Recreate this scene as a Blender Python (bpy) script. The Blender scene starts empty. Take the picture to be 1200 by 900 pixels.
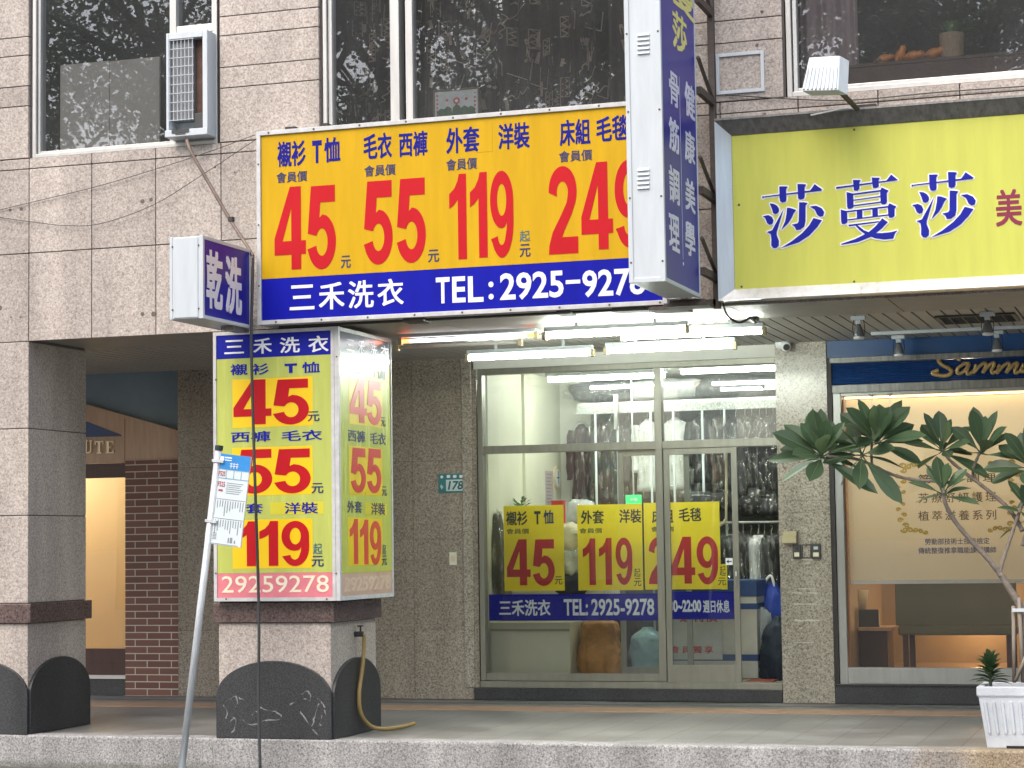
import bpy, bmesh, math, random
from mathutils import Vector, Matrix, noise
import numpy as np

R = math.radians
PI = math.pi
rnd = random.Random(7)
scene = bpy.context.scene
COL = scene.collection

# ------------------------------------------------------------------ camera, sky, sun, exposure
YAW, PIT, ROL = -0.31350684, 0.07610039, -0.01489543
FPX = 2432.46
CAM = Vector((0.0, -14.0, 1.401))
_f = Vector((math.sin(YAW) * math.cos(PIT), math.cos(YAW) * math.cos(PIT), math.sin(PIT)))
_r = Vector((math.cos(YAW), -math.sin(YAW), 0.0))
_u = _r.cross(_f)
_c, _s = math.cos(ROL), math.sin(ROL)
AX_R = _c * _r + _s * _u
AX_U = -_s * _r + _c * _u
cam_d = bpy.data.cameras.new('camera')
cam = bpy.data.objects.new('camera', cam_d)
COL.objects.link(cam)
m3 = Matrix((AX_R, AX_U, -_f)).transposed()
cam.matrix_world = Matrix.Translation(CAM) @ m3.to_4x4()
cam_d.sensor_width = 36.0
cam_d.lens = FPX / 1200.0 * 36.0
cam_d.clip_start = 0.1
cam_d.clip_end = 3000
scene.camera = cam

SUN_EL, SUN_ROT = R(52), R(198)      # sun_rotation: azimuth measured clockwise from +Y
world = bpy.data.worlds.new('World')
scene.world = world
world.use_nodes = True
wn = world.node_tree.nodes
wl = world.node_tree.links
sky = wn.new('ShaderNodeTexSky')
sky.sky_type = 'NISHITA'
sky.sun_disc = False
sky.sun_elevation = SUN_EL
sky.sun_rotation = SUN_ROT
sky.air_density = 1.0
sky.dust_density = 4.0
bg = wn['Background']
bg.inputs['Strength'].default_value = 0.15
wl.new(sky.outputs['Color'], bg.inputs['Color'])
sun_d = bpy.data.lights.new('sun', 'SUN')
sun_d.energy = 1.0
sun_d.angle = R(75)
sun_d.color = (1.0, 0.95, 0.88)
sun = bpy.data.objects.new('sun', sun_d)
COL.objects.link(sun)
sdir = Vector((math.sin(SUN_ROT) * math.cos(SUN_EL), math.cos(SUN_ROT) * math.cos(SUN_EL), math.sin(SUN_EL)))
sun.rotation_euler = sdir.to_track_quat('Z', 'Y').to_euler()
sun.location = (0, -20, 30)
scene.view_settings.view_transform = 'Standard'
scene.view_settings.look = 'None'
scene.view_settings.exposure = 1.12
scene.view_settings.gamma = 1.0
scene.render.engine = 'CYCLES'
scene.cycles.use_denoising = True
scene.cycles.transparent_max_bounces = 24
scene.cycles.max_bounces = 8
scene.cycles.sample_clamp_indirect = 6

# ------------------------------------------------------------------ measuring helpers
def ray(px, py):
    return AX_R * ((px - 600) / FPX) - AX_U * ((py - 450) / FPX) + _f

def at(px, py, Y):            # point of the plane y = Y
    d = ray(px, py)
    return CAM + d * ((Y - CAM.y) / d.y)

def atx(px, py, X):           # point of the plane x = X
    d = ray(px, py)
    return CAM + d * ((X - CAM.x) / d.x)

def rect(px0, py0, px1, py1, Y):     # x0, x1, z0, z1 on the plane y = Y
    mx, my = (px0 + px1) / 2, (py0 + py1) / 2
    return at(px0, my, Y).x, at(px1, my, Y).x, at(mx, py1, Y).z, at(mx, py0, Y).z

def rectx(px0, py0, px1, py1, X):    # y0, y1, z0, z1 on the plane x = X
    mx, my = (px0 + px1) / 2, (py0 + py1) / 2
    return atx(px0, my, X).y, atx(px1, my, X).y, atx(mx, py1, X).z, atx(mx, py0, X).z

# ------------------------------------------------------------------ materials
def lin(r, g, b):
    f = lambda c: (c / 255 / 12.92) if c / 255 <= 0.04045 else ((c / 255 + 0.055) / 1.055) ** 2.4
    return (f(r), f(g), f(b))

def newmat(name):
    m = bpy.data.materials.new(name)
    m.use_nodes = True
    return m, m.node_tree.nodes, m.node_tree.links, m.node_tree.nodes['Principled BSDF']

def sc(c, k):
    return (min(c[0] * k, 1), min(c[1] * k, 1), min(c[2] * k, 1), 1)

def mat(name, col, rough=0.5, metal=0.0, var=0.10, scale=6.0, bump=0.0, bscale=60.0, spec=0.5, sheen=0, streak=False, coat=0):
    m, n, l, p = newmat(name)
    tc = n.new('ShaderNodeTexCoord')
    nz = n.new('ShaderNodeTexNoise')
    nz.inputs['Scale'].default_value = scale
    nz.inputs['Detail'].default_value = 6
    nz.inputs['Roughness'].default_value = 0.65
    if streak:
        mp = n.new('ShaderNodeMapping')
        mp.inputs['Scale'].default_value = (3, 3, 0.35)
        l.new(tc.outputs['Object'], mp.inputs['Vector'])
        l.new(mp.outputs['Vector'], nz.inputs['Vector'])
    else:
        l.new(tc.outputs['Object'], nz.inputs['Vector'])
    rp = n.new('ShaderNodeValToRGB')
    rp.color_ramp.elements[0].position = 0.3
    rp.color_ramp.elements[1].position = 0.7
    rp.color_ramp.elements[0].color = sc(col, 1 - var)
    rp.color_ramp.elements[1].color = sc(col, 1 + var)
    l.new(nz.outputs['Fac'], rp.inputs['Fac'])
    l.new(rp.outputs['Color'], p.inputs['Base Color'])
    mr = n.new('ShaderNodeMapRange')
    mr.inputs['To Min'].default_value = max(rough - 0.08, 0.02)
    mr.inputs['To Max'].default_value = min(rough + 0.08, 1)
    l.new(nz.outputs['Fac'], mr.inputs['Value'])
    l.new(mr.outputs['Result'], p.inputs['Roughness'])
    p.inputs['Metallic'].default_value = metal
    p.inputs['Specular IOR Level'].default_value = spec
    if coat:
        p.inputs['Coat Weight'].default_value = coat
        p.inputs['Coat Roughness'].default_value = 0.08
    if bump:
        b = n.new('ShaderNodeTexNoise')
        b.inputs['Scale'].default_value = bscale
        b.inputs['Detail'].default_value = 4
        l.new(tc.outputs['Object'], b.inputs['Vector'])
        bp = n.new('ShaderNodeBump')
        bp.inputs['Strength'].default_value = bump
        bp.inputs['Distance'].default_value = 0.02
        l.new(b.outputs['Fac'], bp.inputs['Height'])
        l.new(bp.outputs['Normal'], p.inputs['Normal'])
    return m

def granite(name, dark, mid, light, rough=0.4, scale=48.0, stain=0.25, joints=None, spec=0.5):
    m, n, l, p = newmat(name)
    tc = n.new('ShaderNodeTexCoord')
    v = n.new('ShaderNodeTexNoise')
    v.inputs['Scale'].default_value = scale
    v.inputs['Detail'].default_value = 5
    v.inputs['Roughness'].default_value = 0.62
    v.inputs['Distortion'].default_value = 0.6
    l.new(tc.outputs['Object'], v.inputs['Vector'])
    rp = n.new('ShaderNodeValToRGB')
    e = rp.color_ramp.elements
    e[0].position, e[0].color = 0.36, (*dark, 1)
    e[1].position, e[1].color = 0.47, (*mid, 1)
    x = e.new(0.60); x.color = (*light, 1)
    l.new(v.outputs['Fac'], rp.inputs['Fac'])
    vo = n.new('ShaderNodeTexVoronoi')
    vo.inputs['Scale'].default_value = scale * 1.6
    l.new(tc.outputs['Object'], vo.inputs['Vector'])
    vr = n.new('ShaderNodeMapRange')
    vr.inputs['To Min'].default_value = 0.78
    vr.inputs['To Max'].default_value = 1.14
    sepc = n.new('ShaderNodeSeparateColor')
    l.new(vo.outputs['Color'], sepc.inputs['Color'])
    l.new(sepc.outputs['Red'], vr.inputs['Value'])
    mx = n.new('ShaderNodeMix'); mx.data_type = 'RGBA'; mx.blend_type = 'MULTIPLY'
    mx.inputs['Factor'].default_value = 1
    l.new(rp.outputs['Color'], mx.inputs['A'])
    l.new(vr.outputs['Result'], mx.inputs['B'])
    # broad weather stains and the tone of each slab
    big = n.new('ShaderNodeTexNoise')
    big.inputs['Scale'].default_value = 1.3
    big.inputs['Detail'].default_value = 5
    mp = n.new('ShaderNodeMapping')
    mp.inputs['Scale'].default_value = (2.6, 2.6, 0.5)
    l.new(tc.outputs['Object'], mp.inputs['Vector'])
    l.new(mp.outputs['Vector'], big.inputs['Vector'])
    br = n.new('ShaderNodeMapRange')
    br.inputs['From Min'].default_value = 0.3
    br.inputs['From Max'].default_value = 0.7
    br.inputs['To Min'].default_value = 1 - stain
    br.inputs['To Max'].default_value = 1.06
    l.new(big.outputs['Fac'], br.inputs['Value'])
    geo = n.new('ShaderNodeNewGeometry')
    isl = n.new('ShaderNodeMapRange')
    isl.inputs['To Min'].default_value = 0.89
    isl.inputs['To Max'].default_value = 1.07
    l.new(geo.outputs['Random Per Island'], isl.inputs['Value'])
    mu = n.new('ShaderNodeMath'); mu.operation = 'MULTIPLY'
    l.new(br.outputs['Result'], mu.inputs[0])
    l.new(isl.outputs['Result'], mu.inputs[1])
    m2 = n.new('ShaderNodeMix'); m2.data_type = 'RGBA'; m2.blend_type = 'MULTIPLY'
    m2.inputs['Factor'].default_value = 1
    l.new(mx.outputs['Result'], m2.inputs['A'])
    l.new(mu.outputs['Value'], m2.inputs['B'])
    l.new(m2.outputs['Result'], p.inputs['Base Color'])
    p.inputs['Roughness'].default_value = rough
    p.inputs['Specular IOR Level'].default_value = spec
    bp = n.new('ShaderNodeBump')
    bp.inputs['Strength'].default_value = 0.06
    bp.inputs['Distance'].default_value = 0.01
    l.new(v.outputs['Fac'], bp.inputs['Height'])
    l.new(bp.outputs['Normal'], p.inputs['Normal'])
    return m

def glass(name, refl=0.05, tint=(1, 1, 1), rough=0.0, haze=0.0):
    m, n, l, p = newmat(name)
    n.remove(p)
    out = n['Material Output']
    tr = n.new('ShaderNodeBsdfTransparent'); tr.inputs['Color'].default_value = (*tint, 1)
    gl = n.new('ShaderNodeBsdfGlossy'); gl.inputs['Roughness'].default_value = rough
    fr = n.new('ShaderNodeFresnel'); fr.inputs['IOR'].default_value = 1.5
    ad = n.new('ShaderNodeMath'); ad.operation = 'ADD'; ad.use_clamp = True
    ad.inputs[1].default_value = refl
    l.new(fr.outputs['Fac'], ad.inputs[0])
    # a faint wave, so that what it mirrors is not perfectly straight
    tc = n.new('ShaderNodeTexCoord')
    nz = n.new('ShaderNodeTexNoise'); nz.inputs['Scale'].default_value = 1.6
    l.new(tc.outputs['Object'], nz.inputs['Vector'])
    bp = n.new('ShaderNodeBump'); bp.inputs['Strength'].default_value = 0.006; bp.inputs['Distance'].default_value = 0.05
    l.new(nz.outputs['Fac'], bp.inputs['Height'])
    l.new(bp.outputs['Normal'], gl.inputs['Normal'])
    mx = n.new('ShaderNodeMixShader')
    l.new(ad.outputs['Value'], mx.inputs['Fac'])
    l.new(tr.outputs['BSDF'], mx.inputs[1])
    l.new(gl.outputs['BSDF'], mx.inputs[2])
    last = mx
    if haze:                                   # a pale veil on the pane: dust, with glare put into the colour
        df = n.new('ShaderNodeBsdfDiffuse'); df.inputs['Color'].default_value = (0.6, 0.62, 0.62, 1)
        dz = n.new('ShaderNodeTexNoise'); dz.inputs['Scale'].default_value = 1.3; dz.inputs['Detail'].default_value = 4
        l.new(tc.outputs['Object'], dz.inputs['Vector'])
        dm = n.new('ShaderNodeMapRange'); dm.inputs['From Min'].default_value = 0.0; dm.inputs['From Max'].default_value = 1.0; dm.inputs['To Min'].default_value = haze * .25
        dm.inputs['To Max'].default_value = haze
        l.new(dz.outputs['Fac'], dm.inputs['Value'])
        m2 = n.new('ShaderNodeMixShader')
        l.new(dm.outputs['Result'], m2.inputs['Fac'])
        l.new(mx.outputs['Shader'], m2.inputs[1])
        l.new(df.outputs['BSDF'], m2.inputs[2])
        last = m2
    l.new(last.outputs['Shader'], out.inputs['Surface'])
    return m

def emis(name, col, strength):
    m, n, l, p = newmat(name)
    p.inputs['Base Color'].default_value = (*col, 1)
    p.inputs['Emission Color'].default_value = (*col, 1)
    p.inputs['Emission Strength'].default_value = strength
    return m

def plastic_film(name):
    m, n, l, p = newmat(name)
    n.remove(p)
    out = n['Material Output']
    tr = n.new('ShaderNodeBsdfTransparent'); tr.inputs['Color'].default_value = (.96, .97, .97, 1)
    gl = n.new('ShaderNodeBsdfGlossy'); gl.inputs['Roughness'].default_value = 0.07
    tc = n.new('ShaderNodeTexCoord')
    nz = n.new('ShaderNodeTexNoise'); nz.inputs['Scale'].default_value = 14; nz.inputs['Detail'].default_value = 5
    mp = n.new('ShaderNodeMapping'); mp.inputs['Scale'].default_value = (1.6, 1.6, .5)
    l.new(tc.outputs['Object'], mp.inputs['Vector']); l.new(mp.outputs['Vector'], nz.inputs['Vector'])
    bp = n.new('ShaderNodeBump'); bp.inputs['Strength'].default_value = 1.0; bp.inputs['Distance'].default_value = 0.06
    l.new(nz.outputs['Fac'], bp.inputs['Height'])
    l.new(bp.outputs['Normal'], gl.inputs['Normal'])
    mr = n.new('ShaderNodeMapRange'); mr.inputs['From Min'].default_value = .50; mr.inputs['From Max'].default_value = .68
    mr.inputs['To Min'].default_value = .02; mr.inputs['To Max'].default_value = .5
    l.new(nz.outputs['Fac'], mr.inputs['Value'])
    mx = n.new('ShaderNodeMixShader')
    l.new(mr.outputs['Result'], mx.inputs['Fac'])
    l.new(tr.outputs['BSDF'], mx.inputs[1]); l.new(gl.outputs['BSDF'], mx.inputs[2])
    l.new(mx.outputs['Shader'], out.inputs['Surface'])
    return m

def leafmat(name, top, under, trans=0.25):
    m, n, l, p = newmat(name)
    geo = n.new('ShaderNodeNewGeometry')
    mx = n.new('ShaderNodeMix'); mx.data_type = 'RGBA'
    mx.inputs['A'].default_value = (*top, 1); mx.inputs['B'].default_value = (*under, 1)
    l.new(geo.outputs['Backfacing'], mx.inputs['Factor'])
    hv = n.new('ShaderNodeHueSaturation')
    mr = n.new('ShaderNodeMapRange'); mr.inputs['To Min'].default_value = .65; mr.inputs['To Max'].default_value = 1.35
    l.new(geo.outputs['Random Per Island'], mr.inputs['Value'])
    l.new(mr.outputs['Result'], hv.inputs['Value'])
    l.new(mx.outputs['Result'], hv.inputs['Color'])
    l.new(hv.outputs['Color'], p.inputs['Base Color'])
    p.inputs['Roughness'].default_value = 0.42
    out = n['Material Output']
    tl = n.new('ShaderNodeBsdfTranslucent')
    l.new(hv.outputs['Color'], tl.inputs['Color'])
    ms = n.new('ShaderNodeMixShader'); ms.inputs['Fac'].default_value = trans
    l.new(p.outputs['BSDF'], ms.inputs[1]); l.new(tl.outputs['BSDF'], ms.inputs[2])
    l.new(ms.outputs['Shader'], out.inputs['Surface'])
    return m

M = {}
M['granite'] = granite('pink_granite', (.335, .285, .25), (.465, .41, .365), (.56, .505, .455), rough=.55, scale=62, stain=.24, spec=.3)
M['granite_polished'] = granite('polished_grey_granite', (.145, .12, .092), (.28, .24, .19), (.37, .325, .265), rough=.25, scale=66, stain=.25)
M['granite_arcade'] = granite('polished_beige_granite', (.15, .13, .10), (.34, .305, .245), (.46, .42, .345), rough=.22, scale=66, stain=.22)
M['granite_band'] = granite('brown_granite_band', (.05, .032, .03), (.125, .085, .08), (.18, .13, .12), rough=.25, scale=60)
M['kerb_granite'] = granite('white_kerb_granite', (.10, .095, .09), (.30, .295, .285), (.48, .475, .46), rough=.7, scale=42, stain=.35)
M['black_granite'] = granite('black_granite', (.016, .017, .019), (.040, .042, .046), (.066, .068, .072), rough=.42, scale=95, stain=.38)
M['joint'] = mat('dark_joint', (.13, .115, .105), rough=.9)
M['aluminium'] = mat('aluminium', (.55, .55, .53), rough=.38, metal=.55, var=.08, streak=True)
M['aluminium_dull'] = mat('dull_aluminium', (.34, .345, .33), rough=.4, metal=.5, var=.1, streak=True)
M['bronze_alu'] = mat('bronze_aluminium', (.235, .23, .19), rough=.4, metal=.4, var=.12, streak=True)
M['steel'] = mat('stainless_steel', (.6, .6, .59), rough=.3, metal=.9, var=.12, streak=True)
M['steel_dirty_shade'] = mat('stainless_dirty_shade', (.22, .22, .21), rough=.45, metal=.6, var=.35, scale=9, streak=True)
M['white_metal'] = mat('white_painted_metal', (.53, .58, .61), rough=.4, var=.08, scale=4, streak=True)
M['sign_frame'] = mat('sign_frame_paint', (.52, .53, .53), rough=.45, var=.16, scale=14)
M['yellow'] = mat('yellow_vinyl', (.56, .335, .005), rough=.5, var=.09, scale=3, spec=.2, streak=True)
M['yellow_patch'] = mat('yellow_patch_vinyl', (.86, .56, .004), rough=.35, var=.03)
M['yellow_faded'] = mat('yellow_patch_faded', (.72, .56, .03), rough=.3, var=.06)
M['lime_patch'] = mat('lime_patch_vinyl', (.62, .56, .04), rough=.35, var=.04)
M['poster_yellow'] = mat('poster_yellow', (.92, .72, .010), rough=.45, var=.04)
M['lime'] = mat('lime_acrylic', (.46, .515, .12), rough=.26, var=.10, scale=3, streak=True, spec=.3)
M['lime_wide'] = mat('lime_flex_face', (.53, .555, .11), rough=.5, var=.07, scale=3, streak=True, spec=.2)
M['blue'] = mat('blue_vinyl', (.004, .007, .32), rough=.5, var=.12, scale=3, spec=.15, streak=True)
M['blue_deep'] = mat('deep_blue_vinyl', (.008, .014, .30), rough=.4, var=.06, spec=.2)
M['blue_violet'] = mat('violet_blue_acrylic', (.024, .022, .30), rough=.3, var=.10, scale=2, spec=.2)
M['blue_faded'] = mat('faded_glare_blue_vinyl', (.13, .16, .22), rough=.2, var=.15)  # faded blue, greyed further by glare put into the colour
M['blue_navytext'] = mat('navy_text_vinyl', (.008, .011, .22), rough=.5, var=.05, spec=.15)
M['navy_ink'] = mat('navy_ink', (.02, .025, .11), rough=.5, var=.05)
M['black_ink'] = mat('black_ink', (.02, .022, .025), rough=.5, var=.05)
M['teal_ink'] = mat('teal_ink', (.05, .14, .16), rough=.5, var=.05)
M['red'] = mat('red_vinyl', (.48, .011, .018), rough=.45, var=.05, scale=3, spec=.15)
M['red_faded'] = mat('faded_red_vinyl', (.58, .06, .055), rough=.3, var=.07)
M['red_poster'] = mat('red_poster_ink', (.52, .014, .016), rough=.45, var=.06)
M['maroon'] = mat('maroon_vinyl', (.22, .012, .05), rough=.4, var=.04)
M['pink'] = mat('faded_pink_vinyl', (.68, .20, .24), rough=.3, var=.12, scale=9)
M['pink_pale'] = mat('washed_out_pink_vinyl', (.55, .38, .30), rough=.3, var=.14, scale=9)
M['cream_ink'] = mat('cream_vinyl', (.80, .74, .55), rough=.4, var=.05)
M['cream_faded'] = mat('faded_cream_vinyl', (.62, .50, .38), rough=.4, var=.08)
M['white_ink'] = mat('white_vinyl', (.80, .82, .84), rough=.4, var=.03)
M['lilac_ink'] = mat('pale_lilac_vinyl', (.72, .72, .88), rough=.35, var=.03)
M['yellow_ink'] = mat('pale_yellow_vinyl', (.80, .74, .22), rough=.4, var=.05)
M['gold'] = mat('gold_lettering', (.42, .29, .12), rough=.45, metal=.35, var=.3, scale=18)
M['gold_print'] = mat('gold_print', (.62, .44, .06), rough=.5, var=.12, scale=12)
M['brown_ink'] = mat('brown_print', (.16, .10, .05), rough=.6, var=.06)
M['ink_blue_print'] = mat('blue_print', (.06, .09, .24), rough=.6, var=.06)
M['brass'] = mat('pale_brass', (.72, .62, .44), rough=.35, metal=.5, var=.12)
M['ceil'] = mat('ceiling_slat', (.36, .345, .31), rough=.5, var=.10, scale=3)
M['soffit'] = mat('soffit_board', (.30, .285, .255), rough=.55, var=.16, scale=3)
M['dark_gap'] = mat('dark_gap', (.012, .012, .012), rough=.9)
M['black_metal'] = mat('black_iron', (.035, .030, .028), rough=.6, var=.3, scale=20)
M['brown_iron'] = mat('rusty_iron', (.075, .058, .048), rough=.65, var=.3, scale=24)
M['tube'] = emis('lit_fluorescent_tube', (.92, 1.0, .90), 50)
M['tube_in'] = emis('lit_shop_tube', (.97, 1.0, .88), 60)
M['tube_dim'] = emis('aging_fluorescent_tube', (1.0, .93, .95), 3.2)
M['tube_off'] = mat('unlit_tube', (.55, .55, .50), rough=.3)
M['tube_end'] = emis('glowing_tube_end', (1.0, .16, .03), 6)
M['led'] = emis('warm_led_strip', (1.0, .62, .25), 4.5)
M['lampglow'] = emis('warm_lamp_glow', (1.0, .60, .26), 6)
M['glass_up'] = glass('upper_window_glass', refl=.055, tint=(.95, .96, .965), haze=.065)
M['glass_shop'] = glass('shop_glass', refl=.0, tint=(.96, .98, .97), haze=.016)
M['glass_salon'] = glass('salon_glass', refl=.0, tint=(.95, .95, .93), haze=.03)
M['glass_transom'] = glass('transom_glass', refl=.01, tint=(.96, .98, .97), haze=.22)  # heavier veil stands in for lamp glare on the upper panes
M['film'] = plastic_film('clear_garment_film')
M['cream_wall'] = mat('cream_painted_wall', (.74, .74, .60), rough=.6, var=.05, scale=2)
M['white_wall'] = mat('white_painted_wall', (.72, .72, .66), rough=.6, var=.04)
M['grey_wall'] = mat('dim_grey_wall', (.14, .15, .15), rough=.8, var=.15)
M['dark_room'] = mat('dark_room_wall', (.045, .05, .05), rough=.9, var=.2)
M['floor_in'] = mat('shop_floor', (.30, .27, .22), rough=.5)

# ------------------------------------------------------------------ mesh builder
class MB:
    def __init__(s):
        s.v, s.f = [], []
    def face_block(s, vs, fs):
        b = len(s.v)
        s.v += [Vector(v) for v in vs]
        s.f += [tuple(b + i for i in f) for f in fs]
    def box(s, x0, x1, y0, y1, z0, z1):
        if x0 > x1: x0, x1 = x1, x0
        if y0 > y1: y0, y1 = y1, y0
        if z0 > z1: z0, z1 = z1, z0
        s.face_block([(x0, y0, z0), (x1, y0, z0), (x1, y1, z0), (x0, y1, z0), (x0, y0, z1), (x1, y0, z1), (x1, y1, z1), (x0, y1, z1)],
                     [(0, 3, 2, 1), (4, 5, 6, 7), (0, 1, 5, 4), (1, 2, 6, 5), (2, 3, 7, 6), (3, 0, 4, 7)])
        return s
    def prism(s, poly, y0, y1):       # polygon of (x, z), counter-clockwise seen from -y
        n = len(poly)
        vs = [(x, y0, z) for x, z in poly] + [(x, y1, z) for x, z in poly]
        fs = [tuple(range(n)), tuple(range(2 * n - 1, n - 1, -1))]
        fs += [(i, i + n, (i + 1) % n + n, (i + 1) % n) for i in range(n)]
        s.face_block(vs, fs)
        return s
    def prismx(s, poly, x0, x1):      # polygon of (y, z), counter-clockwise seen from +x; x0 < x1
        n = len(poly)
        vs = [(x1, y, z) for y, z in poly] + [(x0, y, z) for y, z in poly]
        fs = [tuple(range(n)), tuple(range(2 * n - 1, n - 1, -1))]
        fs += [(i, i + n, (i + 1) % n + n, (i + 1) % n) for i in range(n)]
        s.face_block(vs, fs)
        return s
    def frame(s, x0, x1, z0, z1, y0, y1, t, tb=None, tt=None):
        tb = tb or t; tt = tt or t
        s.box(x0, x0 + t, y0, y1, z0, z1); s.box(x1 - t, x1, y0, y1, z0, z1)
        s.box(x0 + t, x1 - t, y0, y1, z0, z0 + tb); s.box(x0 + t, x1 - t, y0, y1, z1 - tt, z1)
        return s
    def framex(s, y0, y1, z0, z1, x0, x1, t):
        s.box(x0, x1, y0, y0 + t, z0, z1); s.box(x0, x1, y1 - t, y1, z0, z1)
        s.box(x0, x1, y0 + t, y1 - t, z0, z0 + t); s.box(x0, x1, y0 + t, y1 - t, z1 - t, z1)
        return s
    def tube(s, pts, rad, n=8, caps=True):
        pts = [Vector(p) for p in pts]
        rads = rad if isinstance(rad, (list, tuple)) else [rad] * len(pts)
        rings = []
        prev = None
        for i, p in enumerate(pts):
            t = (pts[min(i + 1, len(pts) - 1)] - pts[max(i - 1, 0)]).normalized()
            if prev is None:
                a = Vector((0, 0, 1)) if abs(t.z) < .9 else Vector((1, 0, 0))
                u = t.cross(a).normalized()
            else:
                u = (prev - t * prev.dot(t)).normalized()
            prev = u
            w = t.cross(u)
            rings.append([p + (u * math.cos(2 * PI * k / n) + w * math.sin(2 * PI * k / n)) * rads[i] for k in range(n)])
        s.loft(rings, caps)
        return s
    def loft(s, rings, caps=True):
        n = len(rings[0]); b = len(s.v)
        for r_ in rings: s.v += [Vector(q) for q in r_]
        for i in range(len(rings) - 1):
            for k in range(n):
                a = b + i * n + k; c = b + i * n + (k + 1) % n
                s.f.append((a, c, c + n, a + n))
        if caps:
            s.f.append(tuple(b + k for k in range(n - 1, -1, -1)))
            s.f.append(tuple(b + (len(rings) - 1) * n + k for k in range(n)))
        return s
    def lathe(s, c, prof, n=20):
        return s.loft([[(c[0] + r_ * math.cos(2 * PI * k / n), c[1] + r_ * math.sin(2 * PI * k / n), c[2] + z) for k in range(n)] for r_, z in prof])
    def disc(s, c, r_, ax='y', n=12, th=.002):
        if ax == 'y':
            poly = [(c[0] + r_ * math.cos(2 * PI * k / n), c[2] + r_ * math.sin(2 * PI * k / n)) for k in range(n)]
            return s.prism(poly, c[1] - th, c[1])
        poly = [(c[1] + r_ * math.cos(2 * PI * k / n), c[2] + r_ * math.sin(2 * PI * k / n)) for k in range(n)]
        return s.prismx(poly, c[0], c[0] + th)
    def sheet(s, fn, nu, nv):
        b = len(s.v)
        for j in range(nv + 1):
            for i in range(nu + 1):
                s.v.append(Vector(fn(i / nu, j / nv)))
        for j in range(nv):
            for i in range(nu):
                a = b + j * (nu + 1) + i
                s.f.append((a, a + 1, a + nu + 2, a + nu + 1))
        return s
    def build(s, name, mtl, parent=None, smooth=False, bevel=0.0, local=False):
        me = bpy.data.meshes.new(name)
        off = Vector((0, 0, 0)) if local or parent is None else OFF.get(parent.name, Vector((0, 0, 0)))
        me.from_pydata([tuple(v - off) for v in s.v], [], s.f)
        me.update()
        if smooth:
            me.polygons.foreach_set('use_smooth', [True] * len(me.polygons))
        me.materials.append(M[mtl] if isinstance(mtl, str) else mtl)
        o = bpy.data.objects.new(name, me)
        COL.objects.link(o)
        if parent is not None:
            o.parent = parent
            OFF[o.name] = off
        if bevel:
            bv = o.modifiers.new('bevel', 'BEVEL'); bv.width = bevel; bv.segments = 2; bv.limit_method = 'ANGLE'
        return o

OFF = {}
def tag(o, label=None, cat=None, group=None, kind=None):
    if label: o['label'] = label
    if cat: o['category'] = cat
    if group: o['group'] = group
    if kind: o['kind'] = kind
    return o

def thing(name, loc, label, cat, group=None):
    o = bpy.data.objects.new(name, None)
    COL.objects.link(o)
    o.empty_display_size = .1
    o.location = loc
    OFF[o.name] = Vector(loc)
    return tag(o, label, cat, group)

def solo(mb, name, mtl, label, cat, group=None, smooth=False, bevel=0, kind=None):
    """a thing that is one mesh: origin moved to its base"""
    xs = [v.x for v in mb.v]; ys = [v.y for v in mb.v]; zs = [v.z for v in mb.v]
    base = Vector(((min(xs) + max(xs)) / 2, (min(ys) + max(ys)) / 2, min(zs)))
    mb.v = [v - base for v in mb.v]
    o = mb.build(name, mtl, None, smooth, bevel)
    o.location = base
    OFF[o.name] = base
    return tag(o, label, cat, group, kind)

def copy_tree(o, parent=None):
    c = o.copy(); COL.objects.link(c)
    if parent is not None: c.parent = parent
    for ch in list(o.children): copy_tree(ch, c)
    return c

def spline(pts, n=6):
    P = [Vector(p) for p in pts]
    out = []
    for i in range(len(P) - 1):
        p0, p1, p2, p3 = P[max(i - 1, 0)], P[i], P[i + 1], P[min(i + 2, len(P) - 1)]
        for k in range(n):
            t = k / n
            out.append(0.5 * ((2 * p1) + (p2 - p0) * t + (2 * p0 - 5 * p1 + 4 * p2 - p3) * t * t + (3 * p1 - p0 - 3 * p2 + p3) * t ** 3))
    out.append(P[-1])
    return out

# ------------------------------------------------------------------ lettering
_tc = bpy.data.curves.new('lettering_source', 'FONT')
_to = bpy.data.objects.new('lettering_source', _tc)
COL.objects.link(_to)
_cache = {}
def _outline_mesh(cu):
    dg = bpy.context.evaluated_depsgraph_get(); dg.update()
    ob = _to if cu is _tc else _do
    me = bpy.data.meshes.new_from_object(ob.evaluated_get(dg))
    vs = np.array([v.co[:] for v in me.vertices]); fs = [tuple(p.vertices) for p in me.polygons]
    bpy.data.meshes.remove(me)
    lo, hi = vs.min(0), vs.max(0)
    return (vs - lo), (hi - lo), fs

def _arc(cx, cz, rx, rz, a0, a1, n=12):
    return [(cx + rx * math.cos(R(a0 + (a1 - a0) * k / n)), cz + rz * math.sin(R(a0 + (a1 - a0) * k / n))) for k in range(n + 1)]
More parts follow.
